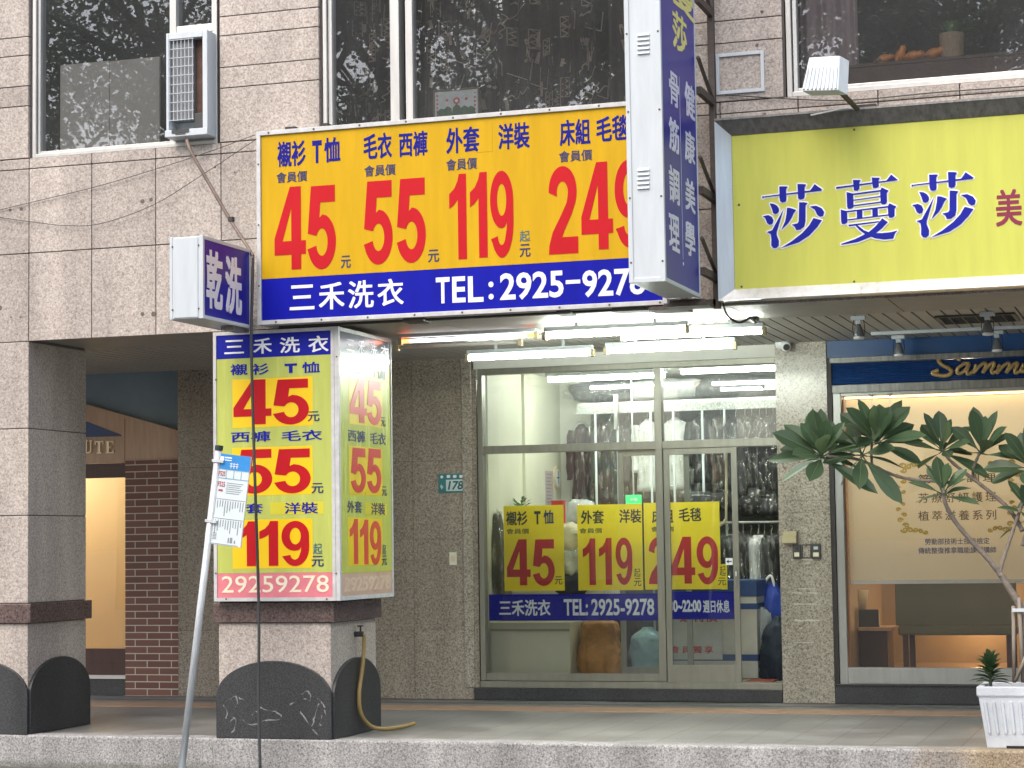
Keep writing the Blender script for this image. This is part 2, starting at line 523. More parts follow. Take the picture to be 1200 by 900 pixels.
# heavy poster numerals, drawn in a unit box: an outline and its holes
NUMERALS = {
    '1': [[(.50, 0), (1, 0), (1, 1), (.58, 1), (.50, .92), (.30, .83), (0, .77), (0, .60), (.26, .635), (.50, .70)]],
    '4': [[(.54, 0), (.85, 0), (.85, .18), (1, .18), (1, .345), (.85, .345), (.85, 1), (.50, 1), (0, .38), (0, .18), (.54, .18)], [(.26, .345), (.54, .345), (.54, .74)]],
    '5': [[(.96, 1), (.14, 1), (.02, .435), (.29, .405)] + _arc(.50, .325, .20, .165, 150, -166, 20) + [(.0, .246)] + _arc(.49, .33, .49, .33, 200, 430, 26) + [(.53, .655), (.42, .615), (.455, .80), (.96, .80)]],
    '9': [[(.02, .22), (.31, .25)] + _arc(.48, .27, .17, .125, 190, 330, 10) + [(.70, .33), (.71, .42)] + _arc(.47, .655, .47, .315, -68, -180, 14) + _arc(.50, .66, .50, .34, 180, 0, 24) + [(1, .5)] + _arc(.49, .42, .51, .42, 0, -152, 20), _arc(.50, .665, .20, .185, 0, 345, 22)],
    '2': [[(0, 0), (1, 0), (1, .19), (.46, .19), (.55, .27), (.80, .45), (.93, .58)] + _arc(.50, .715, .475, .285, -14, 182, 24) + [(.30, .655)] + _arc(.49, .70, .19, .125, 190, -20, 14) + [(.63, .58), (.42, .43), (.14, .25), (.02, .10)]],
}
_dc = bpy.data.curves.new('numeral_source', 'CURVE'); _dc.dimensions = '2D'; _dc.fill_mode = 'BOTH'; _dc.extrude = .5
_do = bpy.data.objects.new('numeral_source', _dc); COL.objects.link(_do)

def glyph(string, bold, shear=0.0, space=1.0, numeral=False):
    key = (string, bold, shear, space, numeral)
    if key in _cache: return _cache[key]
    if numeral:
        _dc.splines.clear()
        for poly in NUMERALS[string]:
            sp = _dc.splines.new('POLY'); sp.points.add(len(poly) - 1); sp.use_cyclic_u = True
            for q, (x, z) in zip(sp.points, poly): q.co = (x, z, 0, 1)
        vs, ext, fs = _outline_mesh(_dc)
    else:
        cjk = any(ord(ch) > 0x2000 for ch in string)
        _tc.body = string; _tc.offset = 0 if cjk else bold; _tc.shear = shear; _tc.space_character = space
        _tc.extrude = 0.5; _tc.resolution_u = 3
        vs, ext, fs = _outline_mesh(_tc)
        if cjk and (isinstance(bold, tuple) or bold > .008):        # a bolder weight: the same strokes laid over each other, a hair apart
            V, F = [], []
            fine = isinstance(bold, tuple)
            bx, bz = bold if fine else (bold * .8, bold * .55)
            dirs = [(math.cos(q * PI / 6), math.sin(q * PI / 6)) for q in range(12)] if fine else [(-1, -1), (1, -1), (-1, 1), (1, 1)]
            for k, (a, b_) in enumerate(dirs):
                w = vs.copy(); w[:, 0] += a * bx; w[:, 1] += b_ * bz; w[:, 2] = w[:, 2] * (1 - .03 * k)
                F += [tuple(i + len(V) * len(vs) for i in f) for f in fs]; V.append(w)
            vs = np.concatenate(V); fs = F
            lo = vs.min(0); vs = vs - lo; ext = vs.max(0)
    vs = vs / np.maximum(ext, 1e-6)
    _cache[key] = (vs, fs)
    return _cache[key]

def letter_f(parent, string, box, Y, mtl, bold=.03, name='lettering', th=.0025, mb=None, shear=0.0, space=1.0):
    x0, x1, z0, z1 = box
    vs, fs = glyph(string, bold, shear, space, name == 'price_numeral')
    out = mb or MB()
    out.face_block([(x0 + u * (x1 - x0), Y + .0005 - w * th, z0 + v * (z1 - z0)) for u, v, w in vs], fs)
    return None if mb else out.build(name, mtl, parent)

def letter_x(parent, string, box, X, mtl, bold=.03, name='lettering', th=.0025):
    y0, y1, z0, z1 = box
    vs, fs = glyph(string, bold, numeral=name == 'price_numeral')
    out = MB()
    out.face_block([(X - .0005 + w * th, y0 + u * (y1 - y0), z0 + v * (z1 - z0)) for u, v, w in vs], fs)
    return out.build(name, mtl, parent)

def texts_f(parent, Y, rows):
    for (s, a, b, c, d, mtl, bold, nm) in rows:
        letter_f(parent, s, rect(a, b, c, d, Y), Y, mtl, bold, nm)

def texts_x(parent, X, rows):
    for (s, a, b, c, d, mtl, bold, nm) in rows:
        letter_x(parent, s, rectx(a, b, c, d, X), X, mtl, bold, nm)

# ------------------------------------------------------------------ ground
def tile_mat():
    m, n, l, p = newmat('arcade_floor_tiles')
    tc = n.new('ShaderNodeTexCoord')
    mp = n.new('ShaderNodeMapping'); mp.inputs['Location'].default_value = (0.3, 0.1, 0)
    l.new(tc.outputs['Object'], mp.inputs['Vector'])
    b = n.new('ShaderNodeTexBrick'); b.offset = 0.0; b.squash = 1
    b.inputs['Scale'].default_value = 1.0
    b.inputs['Brick Width'].default_value = 0.3; b.inputs['Row Height'].default_value = 0.6
    b.inputs['Mortar Size'].default_value = 0.0035
    b.inputs['Color1'].default_value = (.215, .215, .205, 1); b.inputs['Color2'].default_value = (.245, .245, .235, 1)
    b.inputs['Mortar'].default_value = (.085, .08, .07, 1)
    l.new(mp.outputs['Vector'], b.inputs['Vector'])
    nz = n.new('ShaderNodeTexNoise'); nz.inputs['Scale'].default_value = 1.7; nz.inputs['Detail'].default_value = 8
    l.new(tc.outputs['Object'], nz.inputs['Vector'])
    mr = n.new('ShaderNodeMapRange'); mr.inputs['From Min'].default_value = .3; mr.inputs['From Max'].default_value = .7
    mr.inputs['To Min'].default_value = .62; mr.inputs['To Max'].default_value = 1.12
    l.new(nz.outputs['Fac'], mr.inputs['Value'])
    mx = n.new('ShaderNodeMix'); mx.data_type = 'RGBA'; mx.blend_type = 'MULTIPLY'; mx.inputs['Factor'].default_value = 1
    l.new(b.outputs['Color'], mx.inputs['A']); l.new(mr.outputs['Result'], mx.inputs['B'])
    vo = n.new('ShaderNodeTexVoronoi'); vo.inputs['Scale'].default_value = 2.6      # old gum and drip spots
    l.new(tc.outputs['Object'], vo.inputs['Vector'])
    gm = n.new('ShaderNodeMapRange'); gm.inputs['From Min'].default_value = .035; gm.inputs['From Max'].default_value = .06
    gm.inputs['To Min'].default_value = .55; gm.inputs['To Max'].default_value = 1.0
    l.new(vo.outputs['Distance'], gm.inputs['Value'])
    mg = n.new('ShaderNodeMix'); mg.data_type = 'RGBA'; mg.blend_type = 'MULTIPLY'; mg.inputs['Factor'].default_value = 1
    l.new(mx.outputs['Result'], mg.inputs['A']); l.new(gm.outputs['Result'], mg.inputs['B'])
    l.new(mg.outputs['Result'], p.inputs['Base Color'])
    r2 = n.new('ShaderNodeMapRange'); r2.inputs['To Min'].default_value = .28; r2.inputs['To Max'].default_value = .55
    l.new(nz.outputs['Fac'], r2.inputs['Value']); l.new(r2.outputs['Result'], p.inputs['Roughness'])
    return m

def kerb_mat():
    """the kerb granite with its ochre stain near the planter and a mossy foot on the left"""
    m = granite('kerb_granite_stained', (.17, .165, .16), (.36, .355, .345), (.52, .515, .505), rough=.7, scale=72, stain=.42)
    n, l = m.node_tree.nodes, m.node_tree.links
    p = n['Principled BSDF']
    src = p.inputs['Base Color'].links[0].from_socket
    tc = n.new('ShaderNodeTexCoord'); sx = n.new('ShaderNodeSeparateXYZ')
    l.new(tc.outputs['Object'], sx.inputs['Vector'])
    nz = n.new('ShaderNodeTexNoise'); nz.inputs['Scale'].default_value = 2.2; nz.inputs['Detail'].default_value = 6
    l.new(tc.outputs['Object'], nz.inputs['Vector'])
    ad = n.new('ShaderNodeMath'); ad.operation = 'ADD'
    l.new(sx.outputs['X'], ad.inputs[0]); l.new(nz.outputs['Fac'], ad.inputs[1])
    mr = n.new('ShaderNodeMapRange'); mr.inputs['From Min'].default_value = -1.35; mr.inputs['From Max'].default_value = -.85
    mr.inputs['To Max'].default_value = .8
    l.new(ad.outputs['Value'], mr.inputs['Value'])
    mx = n.new('ShaderNodeMix'); mx.data_type = 'RGBA'; mx.blend_type = 'MULTIPLY'
    mx.inputs['B'].default_value = (.95, .70, .38, 1)
    l.new(mr.outputs['Result'], mx.inputs['Factor']); l.new(src, mx.inputs['A'])
    # moss
    a2 = n.new('ShaderNodeMath'); a2.operation = 'MULTIPLY_ADD'; a2.inputs[1].default_value = .16
    l.new(nz.outputs['Fac'], a2.inputs[0]); l.new(sx.outputs['Z'], a2.inputs[2])
    m2 = n.new('ShaderNodeMapRange'); m2.inputs['From Min'].default_value = -.105; m2.inputs['From Max'].default_value = -.14
    m2.inputs['To Max'].default_value = .45
    l.new(a2.outputs['Value'], m2.inputs['Value'])
    m3_ = n.new('ShaderNodeMapRange'); m3_.inputs['From Min'].default_value = -6.2; m3_.inputs['From Max'].default_value = -7.2
    l.new(sx.outputs['X'], m3_.inputs['Value'])
    mm = n.new('ShaderNodeMath'); mm.operation = 'MULTIPLY'
    l.new(m2.outputs['Result'], mm.inputs[0]); l.new(m3_.outputs['Result'], mm.inputs[1])
    mz = n.new('ShaderNodeMix'); mz.data_type = 'RGBA'; mz.inputs['B'].default_value = (.045, .055, .02, 1)
    l.new(mm.outputs['Value'], mz.inputs['Factor']); l.new(mx.outputs['Result'], mz.inputs['A'])
    l.new(mz.outputs['Result'], p.inputs['Base Color'])
    return m

M['asphalt'] = mat('asphalt', (.085, .083, .08), rough=.85, var=.3, scale=30, bump=.4, bscale=90)
o = MB().box(-900, 900, -900, 900, -.6, -.24).build('road', 'asphalt'); tag(o, kind='structure')
mb = MB().box(-14, 4, -.03, .16, -.3, 0)
o = mb.build('kerb', kerb_mat(), bevel=.014); tag(o, kind='structure')
o = MB().box(-14, 4, .162, 3.9, -.3, -.004).build('pavement', tile_mat()); tag(o, kind='structure')
M['terracotta'] = mat('terracotta_band_tiles', (.40, .26, .17), rough=.45, var=.22, scale=5)
mb = MB()
x = -14.0
while x < 4:
    mb.box(x + .002, x + .298, 2.62, 3.06, -.0035, .0012); x += .3
o = mb.build('paving_band', 'terracotta'); tag(o, kind='structure')
M['gutter'] = mat('gutter_stone', (.14, .135, .125), rough=.6, var=.25, scale=8)
o = MB().box(-14, 4, 3.30, 3.42, -.0035, .001).build('drain_strip', 'gutter'); tag(o, kind='structure')

# ------------------------------------------------------------------ the building
B = thing('commercial_building', (-5.5, 3.7, 0), 'pink granite building with a shop arcade at street level and windows above', 'building')

# upper facade: slabs with open joints over a dark backing
W1 = (-8.435, -6.85, 4.43); W2 = (-5.985, -3.33, 4.43); W3 = (-2.52, .7, 4.43); WTOP = 6.25
mb = MB(); g = .0035
def slab(x0, x1, z0, z1): mb.box(x0 + g, x1 - g, 0, .035, z0 + g, z1 - g)
xs = [-8.45 + .546 * k for k in range(-8, 19)]
for z0, z1 in ((3.0, 3.685), (3.685, 4.345)):
    for a, b_ in zip(xs, xs[1:]): slab(a, b_, z0, z1)
for a, b_ in zip(xs, xs[1:]): slab(a, b_, 4.345, 4.428)
bands = [4.43, 4.842, 5.0, 5.243, 5.39, 5.86, 6.02, WTOP]
for x0, x1 in ((xs[0], -9.3), (-9.3, W1[0] - .02), (W1[1] + .03, W2[0] - .02), (W2[1] + .02, W3[0] - .02), (W3[1] + .02, xs[-1])):
    for z0, z1 in zip(bands, bands[1:]): slab(x0, x1, z0, z1)
for z0, z1 in ((WTOP, 6.9), (6.9, 7.6)):
    for a, b_ in zip(xs, xs[1:]): slab(a, b_, z0, z1)
mb.build('granite_cladding', 'granite', B, bevel=.003)
mb = MB()
XL, XR = xs[0], xs[-1]
mb.box(XL, XR, .037, .3, 3.12, 4.40)
mb.box(XL, XR, .037, .3, WTOP, 7.6)
for x0, x1 in ((XL, W1[0] - .012), (W1[1] + .012, W2[0] - .012), (W2[1] + .012, W3[0] - .012), (W3[1] + .012, XR)):
    mb.box(x0, x1, .037, .3, 4.40, WTOP)
mb.box(XL, XR, .3, 8, 7.5, 7.6)
mb.box(XL, XL + .2, .3, 8, 3.12, 7.5); mb.box(XR - .2, XR, .3, 8, 3.12, 7.5); mb.box(XL, XR, 7.9, 8.1, 0, 7.5)
mb.box(XL, XR, .3, 7.9, 3.15, 3.3)
mb.build('backing_wall', 'joint', B)
# worn marks left by old fixings in the granite
M['stain'] = mat('old_fixing_stain', (.13, .115, .10), rough=.9, var=.4, scale=60)
mb = MB()
for px, py, r_ in ((167, 236, .018), (177, 234, .016), (12, 246, .012), (25, 245, .014), (167, 368, .016), (180, 368, .02), (252, 196, .01), (275, 202, .008), (893, 14, .012), (887, 53, .012), (834, 31, .01), (834, 115, .01), (895, 72, .010), (896, 134, .012), (0, 361, .02), (24, 372, .008), (13, 372, .008)):
    p_ = at(px, py, 0); MB().disc((p_.x, -.0005, p_.z), r_, n=9, th=.001).build('fixing_mark', 'stain', B)

# arcade ceiling
mb = MB(); x = XL
while x < XR:
    mb.box(x, x + .094, 1.13, 3.75, 3.078, 3.09); x += .108
mb.build('ceiling_slats', 'ceil', B)
MB().box(XL, XR, .3, 3.9, 3.112, 3.148).build('ceiling_void', 'dark_gap', B)
mb = MB(); x = XL
while x < XR:
    mb.box(x + .003, x + 1.089, .038, 1.10, 3.02, 3.06); x += 1.092
mb.build('soffit_board', 'soffit', B, bevel=.002)
MB().box(XL, XR, 1.10, 1.128, 3.035, 3.09).build('soffit_trim', 'soffit', B)

# columns
def column(x0, x1, parent):
    yb = .88
    c = MB()
    for z0, z1 in ((.0, .84), (.99, 1.661), (1.661, 2.329), (2.329, 3.0)):
        c.box(x0, x1, .0, yb, z0 + .004, z1 - .003)
    col = c.build('column', 'granite', parent, bevel=.004)
    MB().box(x0 + .008, x1 - .008, .008, yb - .008, 0, 3.06).build('core', 'joint', col)
    MB().box(x0 - .035, x1 + .035, -.022, yb + .035, .842, .988).build('band', 'granite_band', col, bevel=.004)
    # arched black plinth slabs, one on each face
    def arch(a, b_, inv=False):
        pts = [(a, 0), (b_, 0), (b_, .30)]
        n = 22
        for k in range(1, n):
            t = PI * k / n
            pts.append(((a + b_) / 2 + (b_ - a) / 2 * math.cos(t) ** 1 * 1.0, .30 + .265 * math.sin(t)))
        pts.append((a, .30))
        return pts
    MB().prism(arch(x0 - .012, x1 + .012), -.026, 0).build('arched_plinth', 'black_granite', col, bevel=.004)
    MB().prismx(arch(-.0, yb + .03), x1, x1 + .026).build('arched_plinth', 'black_granite', col, bevel=.004)
    return col
col1 = column(-9.35, -8.45, B)
col2 = column(-6.845, -5.95, B)
col3 = column(1.3, 2.2, B)
# chalk scrawl on the second column's plinth
M['chalk'] = mat('worn_scratch', (.22, .225, .23), rough=.85, var=.6, scale=70)
mb = MB()
def px_stroke(mb, pts, Y, r_, sub=4, flat=.3):
    P = spline([at(a, b_, Y) for a, b_ in pts], sub)
    for v in P: v.x += rnd.uniform(-.004, .004); v.z += rnd.uniform(-.004, .004)
    mb.tube(P, [r_ * (.55 + .5 * math.sin(.7 * i + len(pts)) + .2 * math.sin(1.7 * i)) for i in range(len(P))], 6)
    for v in mb.v: v.y = Y + max(-.0012, min(.001, v.y - Y))
for pts in ([(304, 828), (310, 831), (322, 834), (330, 839), (326, 843), (312, 844), (306, 846)], [(284, 843), (292, 849), (303, 848)], [(270, 847), (274, 841), (277, 845), (274, 856), (271, 858)],
            [(269, 820), (276, 816), (278, 824), (276, 828)], [(352, 833), (358, 842), (365, 851), (368, 843), (371, 832), (374, 824)], [(377, 839), (375, 848), (376, 850)], [(353, 814), (360, 810), (364, 816), (363, 822)], [(356, 818), (361, 821)], [(262, 826), (266, 834), (265, 842)], [(280, 818), (288, 822)], [(372, 818), (376, 822), (381, 829)], [(380, 832), (382, 840)], [(340, 826), (347, 822)], [(295, 838), (300, 834), (304, 836)], [(366, 855), (372, 861), (369, 857)]):
    px_stroke(mb, pts, -.0265, .0062)
mb.build('scratches', 'chalk', col2)

# arcade back wall: granite piers either side of the shop
mb = MB()
def pier(x0, x1, y0, zs, vj=()):
    for a, b_ in zip(zs, zs[1:]):
        ed = [x0] + [v for v in vj if x0 < v < x1] + [x1]
        for c_, d in zip(ed, ed[1:]):
            mb.box(c_ + .0015, d - .0015, y0, y0 + .03, a + .0015, b_ - .0015)
pier(-9.10, -6.12, 3.75, [0, .62, 1.44, 2.15, 3.1], (-8.2, -7.3, -6.72))
mb.box(-6.122, -6.10, 3.752, 4.0, 0, 3.1)
mb.build('granite_pier', 'granite_polished', B)
MB().box(-6.235, -6.142, 3.735, 3.7485, .11, 3.07).build('door_surround', 'granite_arcade', B, bevel=.003)
mb = MB()
pier(-3.345, -2.9, 3.68, [0, 1.62, 1.72, 3.1])
mb.box(-3.345, -3.315, 3.712, 4.0, 0, 3.1); mb.box(-2.93, -2.9, 3.712, 4.0, 0, 3.1)
mb.build('granite_pier', 'granite_arcade', B)
MB().box(-9.10, -6.12, 3.782, 3.95, 0, 3.12).build('wall_core', 'joint', B)
MB().box(-3.313, -2.932, 3.712, 3.95, 0, 3.12).build('wall_core', 'joint', B)
mb = MB()
for (px, py, w, r_) in ((942, 656, 30, .006), (934, 695, 12, .006), (953, 695, 12, .007), (945, 690, 20, .005), (943, 708, 26, .006), (946, 727, 30, .009), (938, 736, 4, .005), (942, 753, 24, .003)):
    a = at(px - w / 2, py, 3.68); b_ = at(px + w / 2, py + .4, 3.68)
    pts_ = []
    n_ = 8
    rq = random.Random(px)
    for i_ in range(n_ + 1): pts_.append((a.x + (b_.x - a.x) * i_ / n_, a.z - r_ * rq.uniform(.2, 1.1)))
    for i_ in range(n_, -1, -1): pts_.append((a.x + (b_.x - a.x) * i_ / n_, a.z + r_ * rq.uniform(.2, 1.1)))
    mb.prism(pts_, 3.6785, 3.68)
M['putty'] = mat('dried_putty', (.55, .52, .45), rough=.9, var=.3, scale=90)
mb.build('putty_mark', 'putty', B)

# ---- salon on the left: timber fascia, brick pier, lit blind
M['timber'] = mat('timber_veneer', (.52, .35, .24), rough=.45, var=.14, scale=9, streak=True)
M['slate_blue'] = mat('slate_blue_panel', (.21, .28, .33), rough=.5, var=.06)
M['dark_blue_panel'] = mat('dark_blue_panel', (.03, .07, .19), rough=.35, var=.3, scale=3)
M['dark_wood'] = mat('dark_red_wood', (.06, .022, .018), rough=.35, var=.25, streak=True)
def brick_mat():
    m, n, l, p = newmat('brown_brick_tiles')
    tc = n.new('ShaderNodeTexCoord'); sx = n.new('ShaderNodeSeparateXYZ'); cb = n.new('ShaderNodeCombineXYZ')
    l.new(tc.outputs['Object'], sx.inputs['Vector'])
    l.new(sx.outputs['X'], cb.inputs['X']); l.new(sx.outputs['Z'], cb.inputs['Y'])
    b = n.new('ShaderNodeTexBrick')
    b.inputs['Scale'].default_value = 1; b.inputs['Brick Width'].default_value = .255; b.inputs['Row Height'].default_value = .0665
    b.inputs['Mortar Size'].default_value = .0048; b.inputs['Mortar Smooth'].default_value = .1
    b.inputs['Color1'].default_value = (.15, .062, .045, 1); b.inputs['Color2'].default_value = (.20, .088, .062, 1)
    b.inputs['Mortar'].default_value = (.58, .52, .44, 1)
    l.new(cb.outputs['Vector'], b.inputs['Vector'])
    l.new(b.outputs['Color'], p.inputs['Base Color'])
    bp = n.new('ShaderNodeBump'); bp.invert = True; bp.inputs['Strength'].default_value = .6; bp.inputs['Distance'].default_value = .01
    l.new(b.outputs['Fac'], bp.inputs['Height']); l.new(bp.outputs['Normal'], p.inputs['Normal'])
    p.inputs['Roughness'].default_value = .55
    return m
MB().box(-9.685, -9.115, 3.80, 4.1, 0, 2.235).build('brick_pier', brick_mat(), B)
MB().box(XL, -9.10, 3.9, 4.1, 2.83 - .6, 3.12).build('upper_panel', 'slate_blue', B)
MB().prism([(-12.7, 2.22), (-9.12, 2.22), (-9.12, 2.51), (-10.17, 2.81), (-12.7, 3.06)], 3.82, 3.895).build('fascia', 'timber', B)
MB().prism([(-12.5, 2.49), (-9.735, 2.475), (-9.735, 2.485), (-10.16, 2.645), (-12.5, 3.0)], 3.812, 3.819).build('slanted_panel', 'dark_blue_panel', B)
MB().box(-9.73, -9.70, 3.812, 3.819, 2.23, 2.64).build('fascia_trim', 'timber', B)
MB().box(-12.7, -9.69, 3.86, 3.93, 2.08, 2.218).build('window_head', 'dark_wood', B)
mb = MB().box(-12.7, -9.69, 3.87, 3.93, .19, .44); mb.box(-12.7, -9.69, 3.865, 3.93, .305, .315)
mb.build('window_apron', 'dark_wood', B)
MB().box(-12.7, -9.69, 3.84, 3.93, .155, .19).build('window_sill', 'aluminium', B)
MB().box(-12.7, -9.69, 3.86, 3.95, 0, .155).build('plinth', 'black_granite', B)
def blind_mat(name, col, trans):
    m, n, l, p = newmat(name)
    out = n['Material Output']
    tc = n.new('ShaderNodeTexCoord'); mp = n.new('ShaderNodeMapping'); mp.inputs['Scale'].default_value = (160, 1, 160)
    l.new(tc.outputs['Object'], mp.inputs['Vector'])
    nz = n.new('ShaderNodeTexNoise'); nz.inputs['Scale'].default_value = 1.0
    l.new(mp.outputs['Vector'], nz.inputs['Vector'])
    hv = n.new('ShaderNodeMapRange'); hv.inputs['To Min'].default_value = .85; hv.inputs['To Max'].default_value = 1.1
    l.new(nz.outputs['Fac'], hv.inputs['Value'])
    mx = n.new('ShaderNodeMix'); mx.data_type = 'RGBA'; mx.blend_type = 'MULTIPLY'; mx.inputs['Factor'].default_value = 1
    mx.inputs['A'].default_value = (*col, 1); l.new(hv.outputs['Result'], mx.inputs['B'])
    l.new(mx.outputs['Result'], p.inputs['Base Color']); p.inputs['Roughness'].default_value = .8
    tl = n.new('ShaderNodeBsdfTranslucent'); l.new(mx.outputs['Result'], tl.inputs['Color'])
    ms = n.new('ShaderNodeMixShader'); ms.inputs['Fac'].default_value = trans
    l.new(p.outputs['BSDF'], ms.inputs[1]); l.new(tl.outputs['BSDF'], ms.inputs[2])
    l.new(ms.outputs['Shader'], out.inputs['Surface'])
    return m
M['blind_warm'] = blind_mat('warm_fabric_blind', (.82, .70, .46), .5)
M['blind_cream'] = blind_mat('cream_fabric_blind', (.84, .80, .64), .42)
salon1 = MB()
MB().box(-12.7, -9.69, 3.90, 3.904, .44, 2.08).build('window_pane', 'glass_salon', B)
# room behind it
mb = MB(); mb.box(-12.7, -9.2, 5.4, 5.45, 0, 3.1); mb.box(-9.25, -9.2, 4.1, 5.4, 0, 3.1); mb.box(-12.7, -12.65, 4.1, 5.4, 0, 3.1); mb.box(-12.7, -9.2, 4.1, 5.4, -.01, .1)
mb.build('room_wall', mat('warm_room_wall', (.55, .40, .24), rough=.7), B)
o = solo(MB().sheet(lambda u, v: (-12.6 + u * 2.93, 3.955 + .004 * math.sin(u * 40), .42 + v * 1.67), 60, 2), 'roller_blind', 'blind_warm', 'warm glowing blind behind the window beside the brown brick pier', 'blind')

# ---- the laundry's shop front
SY = 3.77
SX0, SX1 = -6.085, -3.355
mb = MB()
mb.box(SX0 - .05, SX1, SY - .02, SY + .14, 2.97, 3.10)
mb.build('shop_lintel', 'white_wall', B)
MB().box(SX0 - .06, SX1, SY - .055, SY + .14, 0, .108).build('threshold', 'black_granite', B, bevel=.004)
zt = 2.27; zb = 2.20
mb = MB()
mb.box(SX0, SX0 + .045, SY - .03, SY + .07, .17, 2.968)                 # left jamb
mb.box(SX0 + .045, SX1, SY - .03, SY + .07, 2.915, 2.968)               # head
mb.box(SX0 + .045, SX1, SY - .024, SY + .07, zb, zt)                    # transom
mb.box(-4.44, -4.375, SY - .034, SY + .07, .17, 2.915)                  # mullion
mb.box(SX0, SX1, SY - .05, SY + .13, .109, .165)                        # track
mb.box(SX0 + .045, -4.44, SY - .012, SY + .04, .17, .235)               # bottom rail of the fixed light
SF = mb.build('shop_window', 'bronze_alu', B, bevel=.003)
MB().box(SX0 + .045, -4.44, SY + .012, SY + .018, .235, zb).build('pane', 'glass_shop', SF)
MB().box(SX0 + .045, -4.44, SY + .012, SY + .018, zt, 2.915).build('pane', 'glass_transom', SF)
MB().box(-4.375, SX1, SY + .012, SY + .018, zt, 2.915).build('pane', 'glass_transom', SF)
mb = MB(); mb.frame(-4.372, -3.715, .166, zb - .002, SY - .012, SY + .008, .052, tb=.15, tt=.05)
SD = mb.build('sliding_door', 'bronze_alu', B, bevel=.002)
MB().box(-4.32, -3.767, SY - .004, SY + .001, .316, zb - .052).build('pane', 'glass_shop', SD)
mb = MB().box(-3.752, -3.733, SY - .02, SY - .012, .98, 1.16); mb.box(-3.748, -3.737, SY - .026, SY - .02, 1.02, 1.06)
mb.build('handle', 'steel_dirty_shade', SD)
MB().box(-3.746, -3.738, SY - .024, SY - .0125, 1.08, 1.12).build('lock', 'white_ink', SD)
mb = MB(); mb.frame(-4.80, -4.15, .236, zb - .002, SY + .035, SY + .055, .05, tb=.055)
SD2 = mb.build('sliding_door', 'bronze_alu', B, bevel=.002)
MB().box(-4.75, -4.2, SY + .043, SY + .048, .29, zb - .05).build('pane', 'glass_shop', SD2)
# shop interior shell
mb = MB()
mb.box(-6.25, -6.13, 3.95, 6.5, .15, 3.06); mb.box(-6.13, -6.095, 4.06, 4.35, .15, 3.06); mb.box(-6.13, -6.10, 5.2, 5.5, .15, 3.06)
mb.build('shop_side_wall', 'cream_wall', B)
MB().box(-6.25, -5.80, 6.5, 6.62, .15, 3.06).build('partition', 'white_wall', B)
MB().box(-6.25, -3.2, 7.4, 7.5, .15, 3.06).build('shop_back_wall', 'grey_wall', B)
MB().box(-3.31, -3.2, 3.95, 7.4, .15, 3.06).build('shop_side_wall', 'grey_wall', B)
MB().box(-6.25, -3.2, 3.9, 7.5, 0, .148).build('shop_floor', 'floor_in', B)
MB().box(-6.25, -3.2, 3.915, 7.5, 3.062, 3.11).build('shop_ceiling', 'white_wall', B)

# ---- the blue salon on the right
M['royal_blue'] = mat('royal_blue_paint', (.018, .075, .22), rough=.35, var=.12)
M['shutter_blue'] = mat('blue_shutter_slats', (.014, .055, .20), rough=.35, var=.15, streak=True)
MB().box(-2.9, XR, 3.70, 3.95, 2.935, 3.10).build('fascia', 'royal_blue', B, bevel=.003)
mb = MB()
mb.box(-2.87, XR, 3.66, 3.93, 2.885, 2.932); mb.box(-2.87, XR, 3.70, 3.93, 2.63, 2.70)
mb.build('fascia_rail', 'steel_dirty_shade', B, bevel=.003)
mb = MB()
for k in range(9): mb.prismx([(3.72, 2.702 + k * .0202), (3.735, 2.702 + k * .0202), (3.735, 2.7215 + k * .0202), (3.712, 2.7215 + k * .0202), (3.706, 2.712 + k * .0202)][::1], -2.86, XR)
mb.build('roller_shutter', 'shutter_blue', B)
MB().box(-2.9, -2.862, 3.69, 3.93, .15, 2.93).build('shutter_guide', 'black_metal', B)
mb = MB()
mb.box(-2.86, -2.79, 3.71, 3.82, .15, 2.63); mb.box(-2.79, XR, 3.71, 3.82, .165, .30); mb.box(-2.79, XR, 3.715, 3.82, 2.60, 2.63)
SW = mb.build('salon_window', 'aluminium_dull', B, bevel=.004)
MB().box(-2.79, XR, 3.77, 3.776, .30, 2.60).build('pane', 'glass_salon', SW)
MB().box(-2.79, -2.775, 3.79, 3.815, .31, 2.58).build('copper_edge', mat('copper_edge', (.5, .22, .10), rough=.35, metal=.6), SW)
mb = MB().box(-2.9, XR, 3.68, 3.95, 0, .15); mb.box(-2.905, XR, 3.665, 3.83, .151, .164)
mb.build('plinth', 'black_granite', B, bevel=.003)
M['amber_wall'] = mat('amber_wall', (.25, .18, .11), rough=.6, var=.08)
mb = MB().box(-2.92, XR, 6.2, 6.3, .1, 3.08)
mb.box(-2.92, -2.84, 3.95, 6.2, .1, 3.08); mb.box(XR - .1, XR, 3.95, 6.2, .1, 3.08); mb.box(-2.9, XR, 3.95, 6.3, 3.05, 3.11)
mb.build('salon_room_wall', 'amber_wall', B)
MB().box(-2.92, XR, 3.95, 6.3, .0, .2).build('salon_floor', mat('salon_floor', (.2, .13, .08), rough=.4), B)

# ---- upper windows
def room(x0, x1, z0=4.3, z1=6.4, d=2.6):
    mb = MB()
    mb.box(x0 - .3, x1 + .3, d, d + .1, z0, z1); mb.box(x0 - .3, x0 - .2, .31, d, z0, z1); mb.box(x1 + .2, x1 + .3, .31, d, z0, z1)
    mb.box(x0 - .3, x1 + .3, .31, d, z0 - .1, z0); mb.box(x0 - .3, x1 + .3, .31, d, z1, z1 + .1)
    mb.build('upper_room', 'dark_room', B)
for w in (W1, W2, W3): room(w[0], w[1])
